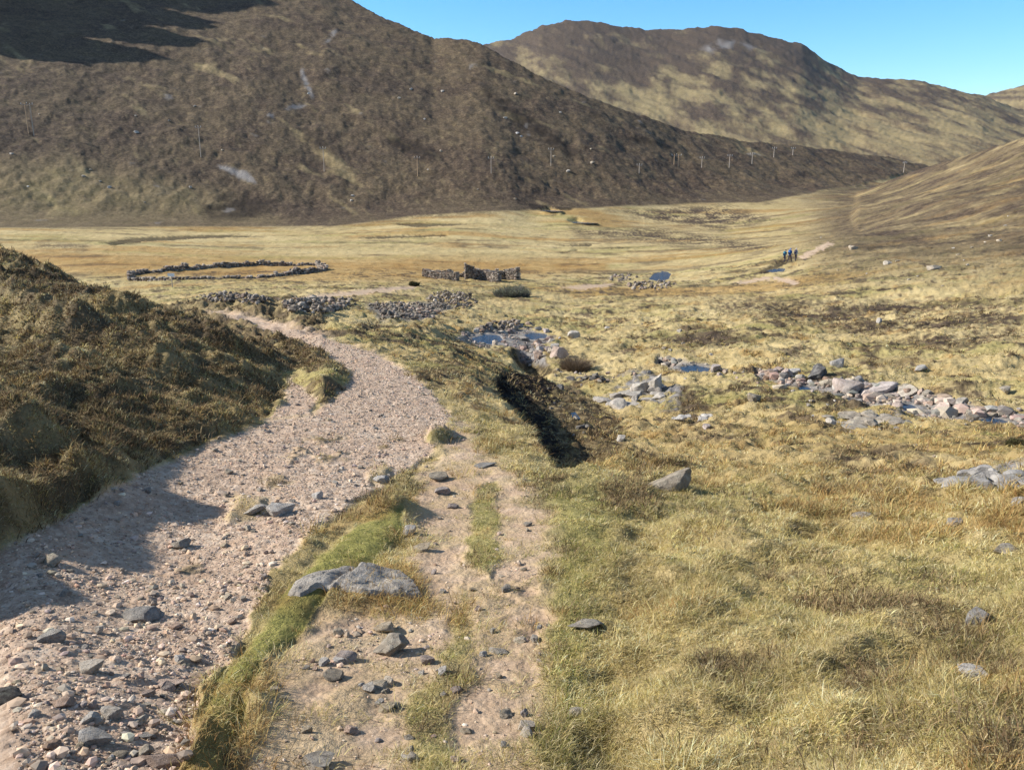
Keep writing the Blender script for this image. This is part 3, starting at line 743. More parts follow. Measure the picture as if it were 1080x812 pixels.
VV = np.stack([X2, Y2, Z], -1).reshape(-1, 3); WW = worn.reshape(-1, 4); PP = plants.reshape(-1, 4)
for r, (nm, lab, cat) in enumerate(REG):
    q = quads[qr == r]
    if not len(q): continue
    u, inv = np.unique(q, return_inverse=True)
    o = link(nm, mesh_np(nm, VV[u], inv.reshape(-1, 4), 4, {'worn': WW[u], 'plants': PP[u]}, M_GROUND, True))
    tag(o, lab, cat, kind='structure')
# the patch of ground right under the viewpoint
ring = VV.reshape(NR, NC, 3)[0]
V = np.vstack([ring, [[0, 0, ring[:, 2].mean()]]])
fc = np.array([(i + 1, i, NC) for i in range(NC - 1)])
o = link('ground', mesh_np('ground_centre', V, fc, 3, {'worn': np.tile([0, .3, 0, 0], (NC + 1, 1)), 'plants': np.tile([.3, .1, .1, 1], (NC + 1, 1))}, M_GROUND, True))
tag(o, 'small patch of grass directly under the viewpoint', 'ground', kind='structure')
print('terrain', NR, NC, round(time.time() - T0, 1))

for name, lab, Wp, lev, dd in water_sheets:
    c = Wp.mean(0); pts = c + (Wp - c) * 1.25
    # round the outline
    for _ in range(2):
        nx = np.roll(pts, -1, 0); pts = np.stack([pts * .75 + nx * .25, pts * .25 + nx * .75], 1).reshape(-1, 2)
    V = np.column_stack([pts, np.full(len(pts), lev - 0.05)])
    V = np.vstack([V, [[*c, lev - .05]]]); n = len(pts)
    fcs = np.array([(i, (i + 1) % n, n) for i in range(n)])
    if np.cross(V[1, :2] - V[0, :2], V[n, :2] - V[0, :2]) < 0: fcs = fcs[:, ::-1]
    o = link(name, mesh_np(name, V, fcs, 3, None, M_WATER)); tag(o, lab, 'water', kind='structure')

# ------------------------------------------------------------------ plants: blades laid as one mesh each
def blades(name, root, L, w, lean_az, lean1, lean2, face_az, col, mat):
    n = len(root)
    side = np.stack([np.cos(face_az), np.sin(face_az), np.zeros(n)], 1)
    la = np.stack([np.cos(lean_az), np.sin(lean_az), np.zeros(n)], 1); up = np.array([[0, 0, 1.0]])
    d1 = up * np.cos(lean1)[:, None] + la * np.sin(lean1)[:, None]; d2 = up * np.cos(lean2)[:, None] + la * np.sin(lean2)[:, None]
    mid = root + d1 * (L * .55)[:, None]; tip = mid + d2 * (L * .45)[:, None]
    hw = (w * .5)[:, None]
    V = np.stack([root - side * hw, root + side * hw, mid - side * hw * .8, mid + side * hw * .8, tip], 1).reshape(-1, 3)
    b = (np.arange(n) * 5)[:, None]
    loops = (b + np.array([[0, 1, 3, 2, 2, 3, 4]])).ravel()
    st = (np.arange(n)[:, None] * 7 + np.array([[0, 4]])).ravel()
    c = np.repeat(np.concatenate([col, np.ones((n, 1))], 1), 5, 0)
    return link(name, mesh_np(name, V, (loops, st), 0, {'col': c}, mat))

def scatter(n, d_a, d_b, px_a=-70, px_b=1150, power=1.0):
    u = rng.random(n)
    if power == 1.0: d = np.exp(np.log(d_a) + u * (np.log(d_b) - np.log(d_a)))
    else:
        e_ = 1 - power; d = (d_a ** e_ + u * (d_b ** e_ - d_a ** e_)) ** (1 / e_)
    t0, t1 = math.atan((px_a - 540) / F), math.atan((px_b - 540) / F)
    th = t0 + rng.random(n) * (t1 - t0)
    return np.sin(th) * d, np.cos(th) * d, d

def cov(A, x, y): return grid_lookup(A, x, y)
bare = np.clip(track + dirt * 1.1 + road + bed * .8 + rockw * .8, 0, 1)
underwater = np.zeros_like(D2)
for P, lev, mg in FLAT:
    c = P.mean(0); rad = np.hypot(*(P - c).T).max() + 1
    k = np.hypot(X2 - c[0], Y2 - c[1]) < rad
    underwater[k] = np.maximum(underwater[k], poly_sd(X2[k], Y2[k], P) > -.1)
bare = np.maximum(bare, underwater)

def pick(pal, idx, var=.22):
    c = np.array(pal)[idx]
    return np.clip(c * (1 + var * rng.standard_normal((len(c), 1))) * (1 + .03 * rng.standard_normal(c.shape)), .008, .85)

STRAW = [(.50, .40, .16), (.60, .49, .235), (.42, .33, .115), (.68, .58, .33), (.46, .37, .15)]
GREEN = [(.25, .25, .06), (.33, .31, .085), (.19, .205, .05), (.41, .36, .12)]
RUST = [(.40, .25, .09), (.48, .33, .13), (.32, .195, .07)]
HEATH = [(.17, .11, .055), (.24, .16, .08), (.12, .08, .042), (.36, .26, .13), (.21, .15, .07)]

# tufts
tx, ty, td = scatter(34000, 2.6, 75, -130, 1300)
ex, ey, ed = scatter(60000, 5.5, 30, -70, 420)
k = cov(bankm, ex, ey) > .4
fx, fy, fd = scatter(33000, 2.6, 15, 380, 1450)
tx, ty, td = np.concatenate([tx, fx]), np.concatenate([ty, fy]), np.concatenate([td, fd])
tx, ty, td = np.concatenate([tx, ex[k][:13000]]), np.concatenate([ty, ey[k][:13000]]), np.concatenate([td, ed[k][:13000]])
nt_ = len(tx)
keep = rng.random(nt_) > np.clip(cov(bare, tx, ty) * 1.15, 0, 1)
tx, ty, td = tx[keep], ty[keep], td[keep]
g_, h_, r_ = cov(green, tx, ty), cov(heath, tx, ty), cov(rust, tx, ty)
bk = cov(bankm, tx, ty)
u = rng.random(len(tx))
kind = np.where(u < h_ * .8, 3, np.where(u < h_ * .8 + (1 - h_) * g_, 1, np.where(u < h_ * .8 + (1 - h_) * (g_ + (1 - g_) * r_), 2, 0)))
nb = 15
def grow(sel_, name, pal, Lr, leanr, mat, spread, wk_=1.0, up=0.0):
    x, y, d = tx[sel_], ty[sel_], td[sel_]; n = len(x)
    if n == 0: return
    tone = rng.integers(0, len(pal), n)
    size = (Lr[0] + (Lr[1] - Lr[0]) * rng.random(n) ** 1.6)
    size = size * np.clip(1 + .012 * (d - 6), 1, 1.45)
    gsh = cov(green, x, y)
    short = np.where(d < 16, 1 - .45 * np.clip(gsh, 0, 1), 1)
    size = size * short * (1 - .2 * cov(bankm, x, y)) * (.72 + .9 * sstep(-.25, .4, fbm(x * 1.7, y * 1.7, 3, 311)))
    i = np.repeat(np.arange(n), nb); N_ = len(i)
    az = rng.random(N_) * 2 * math.pi; rr = spread * size[i] * np.sqrt(rng.random(N_))
    rx = x[i] + np.cos(az) * rr; ry = y[i] + np.sin(az) * rr
    root = np.stack([rx, ry, ground(rx, ry) - .012], 1)
    L = size[i] * (.55 + .6 * rng.random(N_))
    l1 = leanr[0] + (leanr[1] - leanr[0]) * rng.random(N_); l2 = l1 + .25 + .75 * rng.random(N_)
    windz = np.where(rng.random(N_) < .25, rng.normal(-.2, .9, N_), az + rng.normal(0, .6, N_))
    w = np.maximum(.0035 * (.7 + .6 * rng.random(N_)), .00075 * d[i]) * wk_
    fa = rng.random(N_) * math.pi
    idx = np.where(rng.random(N_) < .6, tone[i], rng.integers(0, len(pal), N_))
    cl = pick(pal, idx) * (1 + .5 * fbm(x * 1.6, y * 1.6, 3, 301)[i] + .25 * fbm(x * .35, y * .35, 2, 305)[i])[:, None]
    return blades(name, root, L, w, windz, l1, l2, fa, np.clip(cl, .01, .8), mat)
o = grow(kind == 0, 'grass', STRAW, (.045, .115), (.35, 1.35), M_BLADE, .75); tag(o, 'dry straw coloured moor grass in tangled tufts', 'grass', kind='stuff')
o = grow(kind == 1, 'grass', GREEN + STRAW[:2], (.03, .09), (.2, 1.2), M_BLADE, .8); tag(o, 'short olive green turf beside the paths', 'grass', kind='stuff')
o = grow(kind == 2, 'grass', RUST + STRAW[:1], (.08, .2), (.2, 1.0), M_BLADE, .5); tag(o, 'rusty orange deer grass in patches', 'grass', kind='stuff')
o = grow(kind == 3, 'heather', HEATH + [(.30, .23, .12)], (.06, .17), (.1, 1.15), M_TWIG, .9, 1.2); tag(o, 'low dark brown heather growing in clumps', 'heather', kind='stuff')
print('blades', round(time.time() - T0, 1))

# ------------------------------------------------------------------ stones
def ico(sub):
    import bmesh
    bm = bmesh.new(); bmesh.ops.create_icosphere(bm, subdivisions=sub, radius=1.0)
    V = np.array([v.co[:] for v in bm.verts]); Fc = np.array([[v.index for v in f.verts] for f in bm.faces]); bm.free()
    return V, Fc
ICO1, ICOF1 = ico(1); ICO3, ICOF3 = ico(3); ICO4, ICOF4 = ico(4)

def sines(V, r, k, n=10):
    out = np.zeros(len(V))
    for _ in range(n):
        q = r.standard_normal(3); q /= np.linalg.norm(q)
        out += np.sin(k * (V @ q) * r.uniform(.7, 1.4) + r.random() * 6.28)
    return out / math.sqrt(n)

def rock_verts(r, base, cuts=9, flat=.75):
    V = base * np.array([1, r.uniform(.7, 1), 1])
    V = V * (1 + .10 * sines(V, r, 1.8)[:, None])
    for _ in range(cuts):
        n = r.standard_normal(3); n /= np.linalg.norm(n); c = .42 + .38 * r.random()
        dd = V @ n; m = dd > c
        V[m] -= n * ((dd[m] - c) * .96)[:, None]
    nrm = V / np.linalg.norm(V, axis=1)[:, None]
    V = V + nrm * (.030 * sines(V, r, 5) + .018 * sines(V, r, 11) + .010 * sines(V, r, 24))[:, None]
    V[:, 2] *= flat
    V -= (V.max(0) + V.min(0)) / 2
    V /= (np.abs(V[:, :2]).max())
    return V

ROCKS = []
for i in range(12):
    r = np.random.default_rng(100 + i)
    V = rock_verts(r, ICO4, 10 + i % 5, .5 + .35 * r.random())
    ROCKS.append((V, ICOF4))
MESHES = {}
def rock_mesh(i, mat):
    k = (i, mat.name)
    if k not in MESHES:
        V, Fc = ROCKS[i]
        me = mesh_np('rock', V * .5, Fc, 3, None, mat, True)
        me.set_sharp_from_angle(angle=R(28)); MESHES[k] = me
    return MESHES[k]

def stone(px, py, wpx, mat, label, name='rock', hr=.6, asp=1.0, shape=None, yaw=None, sink=.25, group=None, cat='rock', tilt=.15, p=None):
    """one stone whose base centre shows at the photo pixel, wpx photo pixels wide"""
    if p is None: p, d = hit(px, py)
    else: d = math.hypot(p[0], p[1])
    w = wpx * d / F
    i = int(rng.integers(0, 12)) if shape is None else shape
    zr = np.ptp(ROCKS[i][0][:, 2]) / 2
    sz = hr * w / zr
    o = link(name, rock_mesh(i, mat), None, (p[0], p[1], p[2] + hr * w * (.5 - sink)), (rng.normal(0, tilt), rng.normal(0, tilt), rng.random() * 6.28 if yaw is None else yaw), (w, w * asp, sz))
    tag(o, label, cat, group)
    return o

# gravel on the track: nobody could count it
ng = 95000
gx, gy, gd = scatter(ng, 2.8, 34, -70, 700, 1.15)
tw = cov(track, gx, gy); dw = cov(dirt, gx, gy)
clus = sstep(-.3, .4, fbm(gx * 1.6, gy * 1.6, 3, 201))
k = rng.random(ng) < np.clip(tw * (.35 + .65 * clus) + dw * (.03 + .4 * clus * sstep(.0, .5, fbm(gx * .7, gy * .7, 2, 205))), 0, 1)
gx, gy, gd = gx[k], gy[k], gd[k]; n = len(gx)
sz = np.minimum(.004 + .006 * rng.pareto(2.6, n), .034); sz = np.maximum(sz, .0010 * gd * (.7 + .6 * rng.random(n)))
ax = sz[:, None] * (.65 + .7 * rng.random((n, 3))); ax[:, 2] *= .7
V = ICO1[None] * (1 + .22 * rng.standard_normal((n, len(ICO1), 1))) * ax[:, None, :]
V = np.clip(V, -ax[:, None, :] * .95, ax[:, None, :] * .95)
a = rng.random(n) * 6.28; ca, sa_ = np.cos(a)[:, None], np.sin(a)[:, None]
V = np.stack([V[..., 0] * ca - V[..., 1] * sa_, V[..., 0] * sa_ + V[..., 1] * ca, V[..., 2]], -1)
V += np.stack([gx, gy, ground(gx, gy) + ax[:, 2] * .35], 1)[:, None, :]
PEB = [(.47, .345, .245), (.55, .42, .305), (.39, .28, .195), (.64, .52, .40), (.29, .225, .17), (.51, .35, .24), (.40, .325, .255), (.58, .44, .30)]
pc = pick(PEB, rng.integers(0, len(PEB), n), .18)
cc = np.repeat(np.concatenate([pc, np.ones((n, 1))], 1), len(ICO1), 0)
fc = (ICOF1[None] + (np.arange(n) * len(ICO1))[:, None, None]).reshape(-1, 3)
o = link('gravel', mesh_np('gravel', V.reshape(-1, 3), fc, 3, {'col': cc}, M_GRAVEL)); tag(o, 'loose pale gravel strewn over track and footpath', 'gravel', kind='stuff')

# cobbles between the boulders of the stream
ng = 60000
gx, gy, gd = scatter(ng, 20, 75, 440, 1160)
k = (cov(bed, gx, gy) > .35) & (rng.random(ng) < .08 + .7 * sstep(-.15, .3, fbm(gx * .8, gy * .8, 3, 207))) & (cov(underwater, gx, gy) < .5)
gx, gy, gd = gx[k][:9000], gy[k][:9000], gd[k][:9000]; n = len(gx)
sz = np.minimum(.05 + .06 * rng.pareto(2.4, n), .32)
ax = sz[:, None] * (.65 + .7 * rng.random((n, 3))); ax[:, 2] *= .75
V = ICO1[None] * (1 + .2 * rng.standard_normal((n, len(ICO1), 1))) * ax[:, None, :]
V = np.clip(V, -ax[:, None, :] * .9, ax[:, None, :] * .9)
V += np.stack([gx, gy, ground(gx, gy) + ax[:, 2] * .4], 1)[:, None, :]
pc = pick([(.30, .22, .17), (.38, .29, .22), (.22, .19, .16), (.46, .37, .29), (.26, .24, .21), (.15, .13, .11)], rng.integers(0, 6, n), .2)
cc = np.repeat(np.concatenate([pc, np.ones((n, 1))], 1), len(ICO1), 0)
fc = (ICOF1[None] + (np.arange(n) * len(ICO1))[:, None, None]).reshape(-1, 3)
o = link('cobbles', mesh_np('cobbles', V.reshape(-1, 3), fc, 3, {'col': cc}, M_GRAVEL)); tag(o, 'pinkish grey cobbles filling the stream bed between boulders', 'cobbles', kind='stuff')

# rocks that can be told apart
def slab():
    P = np.array([hit(*q)[0][:2] for q in ((299, 631), (308, 620), (322, 611), (345, 606), (368, 602), (395, 602), (424, 608), (441, 618), (451, 632), (432, 635), (405, 631), (380, 627), (356, 622), (337, 622), (316, 632))])
    lo, hi = P.min(0) - .04, P.max(0) + .04
    nx, ny = 170, 100
    gx_, gy_ = np.meshgrid(np.linspace(lo[0], hi[0], nx), np.linspace(lo[1], hi[1], ny))
    wob = .03 * fbm(gx_ * 7, gy_ * 7, 3, 401)
    sd_ = poly_sd(gx_, gy_, P) + wob
    bed_ = (gy_ - lo[1]) / (hi[1] - lo[1]) + .25 * (gx_ - lo[0]) / (hi[0] - lo[0]) + .35 * fbm(gx_ * 4, gy_ * 7, 3, 403)
    top = .025 + .015 * np.floor(bed_ * 3.2) + .008 * (bed_ * 3.2 % 1) + .006 * fbm(gx_ * 9, gy_ * 14, 4, 405) + .008 * fbm(gx_ * 2.4, gy_ * 4, 2, 406)
    z_ = ground(gx_, gy_) - .07 + (top + .07) * sstep(-.015, .045, sd_)
    V = np.stack([gx_, gy_, z_], -1).reshape(-1, 3)
    ii = np.arange(nx * ny).reshape(ny, nx)
    top_f = np.stack([ii[:-1, :-1], ii[:-1, 1:], ii[1:, 1:], ii[1:, :-1]], -1).reshape(-1, 4)
    rim = np.concatenate([ii[0, :], ii[1:, -1], ii[-1, -2::-1], ii[-2:0:-1, 0]]); n_ = len(rim)
    Vb = V[rim].copy(); Vb[:, 2] -= .25
    side_f = np.stack([rim, len(V) + np.arange(n_), len(V) + (np.arange(n_) + 1) % n_, np.roll(rim, -1)], 1)
    return np.vstack([V, Vb]), np.vstack([top_f, side_f])
V, Fc = slab(); c = np.array([*V[:, :2].mean(0), V[:, 2].min()])
me = mesh_np('rock_slab', V - c, Fc, 4, None, MR_GREY, True); me.set_sharp_from_angle(angle=R(45))
tag(link('rock_slab', me, None, c), 'long flat grey slab of bedrock lying across the footpath', 'rock')
LST = [
    (412, 686, 44, MR_GREY, 'square grey boulder standing on the footpath below the slab', .55, .8),
    (405, 664, 30, MR_TAN, 'tan rock just above the square grey boulder', .5, .8),
    (364, 696, 30, MR_PINK, 'pinkish brown stone left of the square grey boulder', .45, .8),
    (352, 715, 27, MR_GREY, 'two toned flat stone below the pinkish brown stone', .35, .8),
    (399, 724, 30, MR_TAN, 'flat tan stone set in the earth below the square boulder', .25, .7),
    (408, 748, 22, MR_TAN, 'pale broken stone near the path edge by a green tuft', .5, .9),
    (335, 808, 40, MR_TAN, 'blocky tan stone at the bottom of the footpath', .5, .8),
    (324, 772, 13, MR_TAN, 'small tan cube of stone with a sharp shadow on the footpath', .8, .9),
    (372, 772, 20, MR_PINK, 'tilted pink stone in the lower footpath', .5, .9),
    (170, 806, 54, MR_PINK, 'long pinkish stone beside the foot of the grass strip', .4, .5),
    (100, 784, 34, MR_TAN, 'pale wedge of stone near the lower left of the track', .6, .8),
    (118, 756, 24, MR_TAN, 'tan stone leaning just above the pale wedge', .7, .8),
    (66, 744, 26, MR_PINK, 'low pinkish stone in the gravel at the left', .5, .8),
    (146, 762, 20, MR_TAN, 'smooth tan stone right of the leaning tan stone', .5, .9),
    (125, 797, 22, MR_GREY, 'flat greenish grey stone below the pale wedge', .3, .7),
    (156, 777, 22, MR_GREY, 'bluish grey flat stone sunk in the track near the long pink stone', .25, .7),
    (150, 652, 40, MR_GREY, 'broad grey stone with a flat top in the middle of the track', .4, .7),
    (176, 722, 44, MR_PINK, 'flat reddish slab sunk into the gravel', .16, .55),
    (95, 708, 30, MR_TAN, 'tan and grey stone with a long shadow on the track', .5, .8),
    (56, 676, 26, MR_GREY, 'rounded grey stone at the edge of the bank shadow', .55, .8),
    (8, 738, 34, MR_DARK, 'dark stone with moss at the left edge of the picture', .5, .8),
    (190, 695, 12, MR_WHITE, 'small whitish stone in the track gravel', .8, 1),
    (297, 542, 30, MR_TAN, 'tan block with a dark shaded side on the upper track', .6, .8),
    (335, 525, 13, MR_WHITE, 'small white stone right of the tan block', .7, .9),
    (268, 540, 30, MR_TAN, 'tan half buried stone left of the tan block', .3, .8),
    (190, 576, 24, MR_TAN, 'rounded tan stone with a shadow in the middle of the upper gravel', .5, .8),
    (56, 594, 20, MR_GREY, 'rounded stone lying in the shade of the bank', .6, .9),
    (463, 505, 28, MR_GREY, 'flat pale grey stone at the head of the footpath', .3, .6),
    (403, 508, 20, MR_GREY, 'grey stone beside the dark turf clump on the track edge', .5, .8),
    (432, 562, 16, MR_GREY, 'round grey stone under the eroded turf edge', .8, 1),
    (445, 580, 22, MR_TAN, 'tan stone on the earth below the eroded turf edge', .4, .8),
    (467, 520, 18, MR_PINK, 'pinkish brown stone in the earth below the pale flat stone', .5, .8),
    (478, 535, 14, MR_PINK, 'small pink stone right of the pinkish brown stone on the footpath', .5, .8),
    (527, 688, 26, MR_GREY, 'blue grey stone on the worn right hand path', .35, .6),
    (512, 492, 26, MR_GREY, 'flat grey outcrop at the top of the right hand path', .2, .6),
    (706, 516, 56, MR_GREY, 'grey rock standing out of the grass above the gully', .4, .6),
    (618, 660, 46, MR_GREY, 'flat grey stone sunk in the grass right of the path', .2, .4),
    (568, 662, 12, MR_GREY, 'small grey stone at the grass edge left of the flat stone', .4, .8),
    (608, 752, 24, MR_GREY, 'low brownish grey stone in the lower grass', .4, .7),
    (1025, 716, 38, MR_WHITE, 'pale pinkish stone among heather at the right', .45, .7),
    (1028, 657, 34, MR_GREY, 'pointed blue grey stone in the grass at the right', .6, .6),
    (655, 464, 10, MR_WHITE, 'single pale stone on the slope right of the gully', .8, 1),
    (745, 452, 9, MR_PINK, 'small pinkish stone on the slope further right of the gully', .8, 1),
    (605, 357, 14, MR_TAN, 'white fronted boulder beyond the stream', .8, .9),
    (590, 378, 20, MR_PINK, 'purple grey boulder left of the bare bush', .9, .9),
    (876, 446, 10, MR_WHITE, 'round white stone below the boulder bed', .8, 1),
    (796, 424, 16, MR_GREY, 'pointed grey rock in the grass below the stream', .9, .9),
    (883, 387, 16, MR_GREY, 'grey rock on the bank above the stream boulders', .7, .9),
    (862, 398, 22, MR_DARK, 'dark boulder perched over the stream', .8, .9),
    (970, 390, 14, MR_GREY, 'low grey stone by the heather patch beyond the stream', .5, .8),
    (927, 340, 6, MR_GREY, 'grey upright stone on the far grassy slope', 1.0, .9),
    (1060, 414, 12, MR_GREY, 'grey stone in dark heather at the right edge', .7, .9),
    (1060, 583, 26, MR_GREY, 'grey and white stone in the grass at the right', .5, .7),
    (1006, 552, 16, MR_GREY, 'small grey rock peeping from yellow grass', .5, .8),
    (908, 546, 20, MR_GREY, 'low grey rock hidden in grass on the right slope', .35, .7),
    (1073, 535, 20, MR_WHITE, 'white edged rock at the right edge below the outcrop', .6, .8),
    (985, 284, 15, MR_GREY, 'largest pale boulder on the brown slope right of the hikers', .35, .8),
    (936, 279, 8, MR_GREY, 'small boulder left of the largest pale boulder on the brown slope', .7, .9),
    (900, 263, 9, MR_GREY, 'boulder by the upper end of the right hand path', .6, .9),
]
for i, (px, py, w, m_, lab, hr, asp) in enumerate(LST):
    stone(px, py, w, m_, lab, hr=hr, asp=asp, shape=i % 12, yaw=(rng.random() - .5) * .7)

# outcrops: several blocks joined in one body of rock
def outcrop(px, py, wpx, label, blocks, mat=MR_GREY):
    p, d = hit(px, py); w = wpx * d / F; Vs, Fs, off = [], [], 0
    for (u, v, s_, h_b, ii) in blocks:
        V, Fc = ROCKS[ii]; V = V * np.array([s_ * w, s_ * w * .8, h_b * w]) * .5
        bx, by = p[0] + u * w, p[1] + v * w
        a_ = ii * 1.7; c_, s__ = math.cos(a_), math.sin(a_)
        V = np.stack([V[:, 0] * c_ - V[:, 1] * s__ + u * w, V[:, 0] * s__ + V[:, 1] * c_ + v * w, V[:, 2] + float(ground(np.array([bx]), np.array([by]))[0]) - p[2] + h_b * w * .12], 1)
        Vs.append(V); Fs.append(Fc + off); off += len(V)
    me = mesh_np('rock_outcrop', np.vstack(Vs), np.vstack(Fs), 3, None, mat, True); me.set_sharp_from_angle(angle=R(28))
    tag(link('rock_outcrop', me, None, p), label, 'outcrop')
def blocks(seed, n, hmax, depth=.8):
    r = np.random.default_rng(seed); o = []
    for k in range(n):
        o.append((r.uniform(-.45, .45), r.uniform(-.2, depth), r.uniform(.14, .40), r.uniform(.3, 1) * hmax, int(r.integers(0, 12))))
    return o
outcrop(672, 424, 78, 'craggy grey outcrop with two upright blocks in the middle of the moor', blocks(1, 22, .26) + [(.12, .55, .26, .42, 3), (.34, .45, .24, .50, 6)])
outcrop(925, 448, 80, 'broad low grey outcrop in front of the boulder bed', blocks(2, 26, .17, .6))
outcrop(1055, 514, 90, 'weathered grey outcrop at the right edge of the slope', blocks(3, 22, .24))
outcrop(730, 446, 42, 'small grey outcrop on the slope above the gully', blocks(4, 12, .2))
outcrop(618, 402, 40, 'rough rocks heaped below the bare bush', blocks(5, 14, .3), MR_DARK)

# boulders of the stream bed
def along(P, n, jx, jy):
    P = np.array(P, float); seg = np.hypot(*np.diff(P, axis=0).T); t = np.concatenate([[0], np.cumsum(seg)])
    u = rng.random(n) * t[-1]
    return np.interp(u, t, P[:, 0]) + rng.normal(0, jx, n), np.interp(u, t, P[:, 1]) + rng.normal(0, jy, n)
def in_water(x, y): return any(poly_sd(np.array([x]), np.array([y]), P)[0] > -.15 for P, _, _ in FLAT)
def boulders(P, n, jx, jy, wr, label, group, mats, name='boulder', cat='boulder', hr=(.5, .85)):
    xs_, ys_ = along(P, n, jx, jy)
    for a_, b_ in zip(xs_, ys_):
        p, d = hit(a_, b_)
        if in_water(p[0], p[1]): continue
        w = wr[0] + (wr[1] - wr[0]) * rng.random() ** 2.2
        stone(a_, b_, w, mats[int(rng.integers(0, len(mats)))], label, name, hr=rng.uniform(*hr), asp=rng.uniform(.65, 1), group=group, cat=cat, p=p, sink=rng.uniform(.3, .5))
boulders([(795, 397), (850, 402), (905, 411), (950, 418), (1010, 435), (1085, 443), (1130, 448)], 190, 6, 5, (4, 16), 'pink and grey boulder lying in the bouldery stream bed on the right', 'boulders of the right hand stream bed', [MR_PINK, MR_TAN, MR_GREY, MR_PINK])
for a_ in ((930, 414, 28, MR_PINK, 'broad pink boulder in the middle of the boulder bed'), (955, 416, 24, MR_GREY, 'big rounded grey boulder beside the blue pool'), (995, 433, 22, MR_PINK, 'angular purple boulder right of the blue pool'), (978, 417, 14, MR_GREY, 'upright boulder behind the blue pool'), (893, 412, 30, MR_PINK, 'wide flat pink boulder at the left of the boulder bed'), (905, 403, 15, MR_TAN, 'tan boulder behind the wide flat pink boulder')):
    stone(*a_, name='boulder', hr=.55, asp=.8, cat='boulder')
boulders([(490, 352), (520, 350), (550, 347), (580, 355), (572, 370), (560, 380)], 70, 7, 4, (4, 13), 'pink or grey boulder beside the lower pools of the stream', 'boulders round the lower stream pools', [MR_PINK, MR_PINK, MR_GREY, MR_TAN])
boulders([(690, 380), (720, 383), (750, 389)], 16, 3, 2.5, (4, 12), 'stone at the grassy bank of the shaded stream strip', 'stones by the shaded stream strip', [MR_PINK, MR_TAN, MR_GREY])
boulders([(582, 388), (640, 402), (692, 388)], 22, 8, 4, (3, 9), 'dark stone strung along the shallow ditch between the lower pools and the outcrop', 'stones along the shallow ditch', [MR_GREY, MR_DARK, MR_PINK])
boulders([(754, 391), (775, 394), (798, 397)], 16, 5, 2.5, (3, 9), 'small stone joining the shaded stream strip to the boulder bed', 'stones between stream strip and boulder bed', [MR_PINK, MR_GREY, MR_TAN])
boulders([(600, 436), (618, 455), (570, 405)], 14, 7, 4, (4, 11), 'stone lying along the floor of the gully', 'stones on the gully floor', [MR_GREY, MR_DARK])
boulders([(885, 260), (960, 290), (1060, 240), (1000, 262), (940, 250)], 18, 22, 9, (2.2, 5), 'small pale boulder scattered on the brown right hand slope', 'boulders on the right hand slope', [MR_GREY, MR_TAN, MR_GREY], 'stone', 'stone', hr=(.4, .7))
boulders([(600, 345), (760, 400), (860, 440), (1000, 470)], 30, 50, 18, (3, 8), 'small stone half hidden in the moor grass beyond the gully', 'stones in the moor grass', [MR_GREY, MR_TAN, MR_WHITE], 'stone', 'stone', hr=(.4, .7))
# loose stones on track and path
xs_, ys_, ds_ = scatter(2600, 3.0, 26, -40, 640, 1.1)
tw = cov(track, xs_, ys_) + .75 * cov(dirt, xs_, ys_)
k = np.where(rng.random(2600) < tw * .9)[0][:190]
for i in k:
    p = np.array([xs_[i], ys_[i], float(ground(xs_[i:i + 1], ys_[i:i + 1])[0])])
    w = rng.uniform(.03, .05) + .06 * rng.random() ** 4 + .0022 * ds_[i]
    stone(0, 0, w * F / ds_[i], [MR_PINK, MR_TAN, MR_GREY, MR_TAN, MR_TAN][int(rng.integers(0, 5))], 'fist sized loose stone lying on the gravel track or footpath', 'stone', hr=rng.uniform(.4, .7), asp=rng.uniform(.6, 1), group='loose stones on the track and footpath', cat='stone', p=p)
# boulders high on the mountain
for i in range(34):
    px, py = rng.uniform(5, 640), rng.uniform(90, 215)
    stone(px, py, rng.uniform(2, 4.5), MR_TAN if i % 3 else MR_WHITE, 'tiny pale boulder on the dark heather mountainside', 'boulder', hr=.6, group='boulders on the mountainside', cat='boulder')
print('rocks', round(time.time() - T0, 1))

# ------------------------------------------------------------------ dry stone walls and ruins
def wall_stones(A, B, hprof, th, r, size=.34):
    """stones of a wall from A to B (x, y), local z from the ground; hprof(t) height"""
    A, B = np.array(A, float), np.array(B, float); Lw = np.hypot(*(B - A)); e_ = (B - A) / Lw; nrm = np.array([-e_[1], e_[0]])
    Vs, Fs, off = [], [], 0
    ncol = max(2, int(Lw / (size * 1.05)))
    for i in range(ncol):
        t = (i + .5) / ncol; H = hprof(t)
        z = -.15
        while z < H:
            hh = size * r.uniform(.45, .85)
            for side in (-1, 1):
                V = ICO1 * np.array([size * r.uniform(.55, .8), th * .36, hh * .68]) * (1 + .13 * r.standard_normal((len(ICO1), 1)))
                V = np.clip(V, -np.array([size * .6, th * .34, hh * .55]), np.array([size * .6, th * .34, hh * .55]))
                c = A + e_ * ((t + r.normal(0, .12) / ncol) * Lw) + nrm * side * th * .25 + nrm * r.normal(0, .04)
                gz = float(ground(np.array([c[0]]), np.array([c[1]]))[0])
                a_ = math.atan2(e_[1], e_[0]) + r.normal(0, .12); ca_, sb_ = math.cos(a_), math.sin(a_)
                V = np.stack([V[:, 0] * ca_ - V[:, 1] * sb_ + c[0], V[:, 0] * sb_ + V[:, 1] * ca_ + c[1], V[:, 2] + gz + z + hh * .5], 1)
                Vs.append(V); Fs.append(ICOF1 + off); off += len(V)
            z += hh
    return np.vstack(Vs), np.vstack(Fs)

